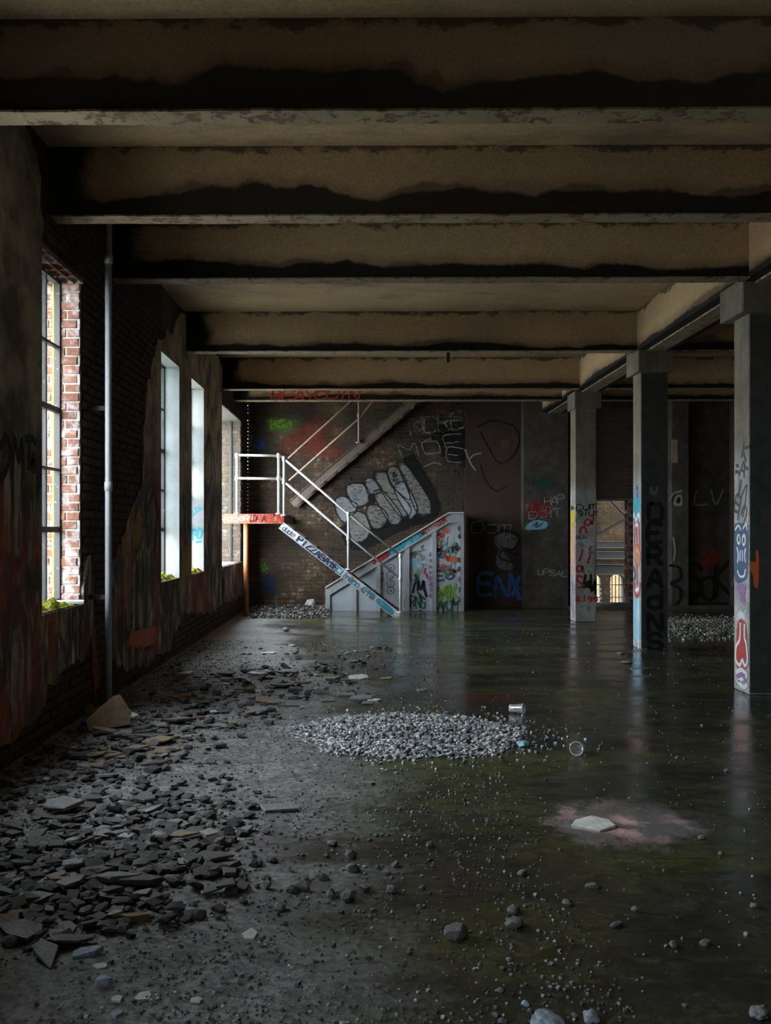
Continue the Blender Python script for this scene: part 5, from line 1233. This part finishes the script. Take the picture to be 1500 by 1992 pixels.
# gravel, grit and crumbs: what nobody could count
def crumbs(name, pts, m, label, cat, kinds=5, seed=0, flat=0.75):
    """pts: (x, y, z, size); one mesh of little angular stones"""
    r = random.Random(seed); base = []
    for k in range(kinds):
        bm = bmesh.new(); bmesh.ops.create_icosphere(bm, subdivisions=1, radius=0.5) if k < 3 else bmesh.ops.create_cube(bm, size=0.8)
        for v in bm.verts: v.co = Vector((v.co.x * r.uniform(.75, 1.25), v.co.y * r.uniform(.6, 1.2), v.co.z * flat * r.uniform(.7, 1.2)))
        bm.verts.index_update(); base.append(([v.co.copy() for v in bm.verts], [[v.index for v in f.verts] for f in bm.faces])); bm.free()
    mb = MB(); rnd = []
    for (x, y, z, s) in pts:
        vs, fs = r.choice(base); a = Matrix.Rotation(r.uniform(0, 6.28), 3, 'Z') @ Matrix.Rotation(r.uniform(-.5, .5), 3, 'X'); q = r.random()
        b = len(mb.v); o = Vector((x, y, z + s * 0.22))
        mb.v += [tuple(o + (a @ v) * s) for v in vs]
        for f in fs: mb.f.append(tuple(b + i for i in f)); rnd.append(q)
    me = mb.mesh(name, m, fix=False); at = me.attributes.new('rnd', 'FLOAT', 'FACE'); at.data.foreach_set('value', rnd)
    o = link(name, me); return tag(o, label, cat, kind='stuff')
def m_crumb(name, stops):
    T = NT(name); q = T.n('Attribute', {'attribute_name': 'rnd'}).outputs['Fac']; p = T.pos()
    c = T.ramp(q, stops); n = T.noise(p, 60, 4, 0.6)
    return T.done(T.bsdf(T.mix(T.ramp(n, [(0.35, 0.5), (0.6, 0.0)]), c, (0.05, 0.05, 0.05)), 0.85, spec=0.3))
M['gravel'] = m_crumb('pale_gravel', [(0.0, (0.07, 0.07, 0.07)), (0.35, (0.24, 0.24, 0.24)), (0.7, (0.52, 0.52, 0.52)), (1.0, (0.75, 0.74, 0.73))])
M['grit'] = m_crumb('grit', [(0.0, (0.05, 0.048, 0.045)), (0.5, (0.13, 0.125, 0.12)), (0.85, (0.30, 0.29, 0.28)), (1.0, (0.55, 0.55, 0.55))])
M['specks'] = m_crumb('pale_specks', [(0.0, (0.14, 0.14, 0.12)), (0.5, (0.34, 0.34, 0.32)), (1.0, (0.58, 0.58, 0.56))])
r = random.Random(77); pts = []
gx, gy = on_floor(790, 1428)
while len(pts) < 6000:
    a, k = r.uniform(0, 6.28), r.random() ** 0.6
    edge = 1 + 0.22 * noise.noise(Vector((math.cos(a) * 2, math.sin(a) * 2, 4)))
    x, y = gx + 0.92 * k * edge * math.cos(a), gy + 0.80 * k * edge * math.sin(a)
    h = 0.075 * max(0, 1 - k ** 1.5) * (0.7 + 0.5 * noise.noise(Vector((x * 3, y * 3, 1))))
    pts.append((x, y, max(0, h) * r.uniform(0.4, 1), r.uniform(0.010, 0.033) * (1.3 if r.random() < 0.12 else 1)))
for _ in range(700):
    a, k = r.uniform(0, 6.28), 0.85 + abs(r.gauss(0, 0.28))
    pts.append((gx + 0.95 * k * math.cos(a), gy + 0.82 * k * math.sin(a), 0, r.uniform(0.008, 0.028)))
crumbs('gravel_pile', pts, M['gravel'], 'low round pile of pale gravel in the middle of the floor', 'gravel', seed=1)
pts = []
for _ in range(2600):
    px, py = r.uniform(1296, 1450), 1222 + r.gauss(0, 9)
    x, y = on_floor(px, min(1248, max(1196, py))); pts.append((x, y, 0.10 * max(0, 1 - abs(py - 1220) / 22) * r.random(), r.uniform(0.014, 0.045)))
crumbs('gravel_heap', pts, m_crumb('dark_gravel', [(0.0, (0.06, 0.06, 0.05)), (0.7, (0.2, 0.19, 0.15)), (1.0, (0.5, 0.48, 0.38))]), 'dark gravel heap behind the columns at the right', 'gravel', seed=2)
pts = []
for _ in range(900):
    px, py = r.uniform(482, 640), r.uniform(1168, 1196)
    x, y = on_floor(px, py + 8); x = max(x, XL + 0.08); y = min(y, 18.9); pts.append((x, y, 0.04 * r.random(), r.uniform(0.015, 0.07)))
crumbs('rubbish_heap', pts, m_crumb('rubbish', [(0.0, (0.04, 0.04, 0.035)), (0.7, (0.14, 0.13, 0.12)), (0.93, (0.4, 0.42, 0.42)), (1.0, (0.45, 0.16, 0.08))]), 'litter and rubble heaped along the wall under the landing', 'rubbish', seed=3)
pts = []
while len(pts) < 15000:                         # grit: thick by the windows, thin over the wet floor
    y = 2.8 + 10.5 * r.random() ** 1.6; x = -2.3 + 3.2 * r.random() ** 1.5
    if noise.noise(Vector((x * 1.3, y * 1.3, 2))) < r.uniform(-0.6, 0.5): continue
    pts.append((x, y, floor_h(x, y), r.uniform(0.004, 0.016) * (1.5 if r.random() < 0.05 else 1)))
crumbs('grit', pts, M['grit'], 'dark grit strewn over the floor beside the window wall', 'grit', seed=4)
pts = []
for _ in range(2600):
    x, y = -2.2 + 8.0 * r.random(), 2.8 + 12 * r.random() ** 1.5
    pts.append((x, y, floor_h(x, y), r.uniform(0.004, 0.011) * (1.7 if r.random() < 0.06 else 1)))
crumbs('pale_specks', pts, M['specks'], 'tiny pale chips sprinkled all over the floor', 'chips', seed=5)
pts = []
while len(pts) < 2200:                         # small shards filling the rubble strips
    px, py = r.uniform(0, 760), r.uniform(1260, 1860)
    if r.random() > max(d_heap(px, py), 0.8 * d_strip(px, py), 0.5 * d_far(px, py)): continue
    x, y = on_floor(px, py)
    if x < XL + 0.05: continue
    pts.append((x, y, floor_h(x, y), 0.015 + 0.085 * r.random() ** 2))
crumbs('shard_bits', pts, m_crumb('shard_bits', [(0.0, (0.03, 0.028, 0.026)), (0.7, (0.10, 0.094, 0.087)), (0.95, (0.15, 0.14, 0.13)), (1.0, (0.38, 0.36, 0.33))]), 'small dark shards filling the rubble along the window wall', 'shards', seed=6, flat=0.35)

# ------------------------------------------------------------------ litter
def m_plastic():
    T = NT('clear_plastic'); g = T.n('BsdfGlossy', Color=(0.9, 0.92, 0.95, 1), Roughness=0.15); t = T.n('BsdfTransparent', Color=(0.85, 0.87, 0.88, 1)); d = T.n('BsdfDiffuse', Color=(0.55, 0.57, 0.58, 1))
    a = T.n('MixShader', i0=0.35, i1=t, i2=d); return T.done(T.n('MixShader', i0=0.18, i1=a, i2=g))
M['plastic'] = m_plastic(); M['red_plastic'] = m_plain('red_print', (0.45, 0.04, 0.03), 0.4); M['white_lid'] = m_plain('white_plastic', (0.6, 0.62, 0.64), 0.35)
def cup(loc, rot, label):
    c = tag(empty('plastic_cup', loc), label, 'cup'); c.rotation_euler = rot
    def lathe(prof, n=24):
        mb = MB()
        for (rr, z) in prof:
            for k in range(n): mb.v.append((rr * math.cos(2*math.pi*k/n), rr * math.sin(2*math.pi*k/n), z))
        for j in range(len(prof) - 1):
            for k in range(n): mb.f.append((j*n+k, j*n+(k+1) % n, (j+1)*n+(k+1) % n, (j+1)*n+k))
        return mb
    lathe([(0.001, 0.0), (0.031, 0.0), (0.0325, 0.006), (0.046, 0.125)]).build('cup_wall', M['plastic'], c, True)
    lathe([(0.046, 0.125), (0.049, 0.125), (0.050, 0.129), (0.047, 0.131), (0.045, 0.127)]).build('rim', M['white_lid'], c, True)
    lathe([(0.033, 0.004), (0.0345, 0.015)]).build('base_ring', M['white_lid'], c, True)
    mb = MB(); n = 8
    for j in range(2):
        for k in range(n + 1):
            a = -0.7 + 1.4 * k / n; z = 0.045 + 0.045 * j; rr = 0.0375 + 0.0047 * j + 0.0006
            mb.v.append((rr * math.cos(a), rr * math.sin(a), z))
    mb.f = [(k, k+1, n+2+k, n+1+k) for k in range(n)]
    mb.build('red_print', M['red_plastic'], c, True)
    return c
x, y = on_floor(992, 1386)
cup((x, y, 0.036), (0.0, math.radians(86), math.radians(-30)), 'clear plastic cup with red print lying on its side behind the gravel pile')
x, y = on_floor(1135, 1466)
cup((x - 0.01, y + 0.05, 0.038), (math.radians(84), 0.0, math.radians(-25)), 'clear plastic cup lying with its round mouth towards the viewer')
def wad(name, px, py, w, m, label, cat, seed, h=0.5):
    x, y = on_floor(px, py); s = w * y / F_PX
    bm = bmesh.new(); bmesh.ops.create_icosphere(bm, subdivisions=3, radius=0.5)
    for v in bm.verts:
        v.co *= 1 + 0.3 * noise.fractal(v.co * 2.4 + Vector((seed, 0, 0)), 1, 2, 3); v.co.z *= h
    lo = min(v.co.z for v in bm.verts)
    for v in bm.verts: v.co.z = (v.co.z - lo)
    me = bpy.data.meshes.new(name); bm.to_mesh(me); bm.free(); me.materials.append(m)
    o = link(name, me); o.location = (x, y, -0.004); o.scale = (s, s, s); return tag(o, label, cat)
wad('crumpled_wrapper', 1018, 1452, 22, m_plain('turquoise_foil', (0.18, 0.45, 0.48), 0.4), 'turquoise crumpled wrapper at the edge of the gravel pile', 'litter', 1)
wad('crumpled_sheet', 1065, 1998, 66, m_plain('blue_grey_sheet', (0.22, 0.26, 0.31), 0.5), 'pale crumpled sheet cut by the bottom edge', 'litter', 2, 0.4)
wad('crumpled_sheet', 1150, 1990, 30, m_plain('blue_grey_sheet_b', (0.22, 0.26, 0.31), 0.5), 'pale crumpled lump right of the sheet at the bottom edge', 'litter', 3, 0.9)
wad('crumpled_wrapper', 1476, 1980, 36, M['slab_grey'], 'grey crumpled lump in the bottom right corner', 'litter', 4, 0.6)
wad('crumpled_bag', 604, 1182, 20, M['slab_light'], 'pale crumpled bag on the litter beside the stair foot', 'litter', 5, 0.8)
wad('crumpled_wrapper', 556, 1228, 14, M['slab_blue'], 'pale blue wrapper on the floor in front of the stairs', 'litter', 6, 0.6)
wad('leaf', 1208, 1272, 16, M['slab_tan'], 'brown dead leaf beside the middle column', 'leaf', 7, 0.25)
wad('leaf', 1218, 1290, 20, M['slab_tan'], 'brown dead leaf in front of the middle column', 'leaf', 8, 0.25)
wad('leaf', 844, 1390, 14, M['slab_yellow'], 'yellow leaf on the back of the gravel pile', 'leaf', 9, 0.3)
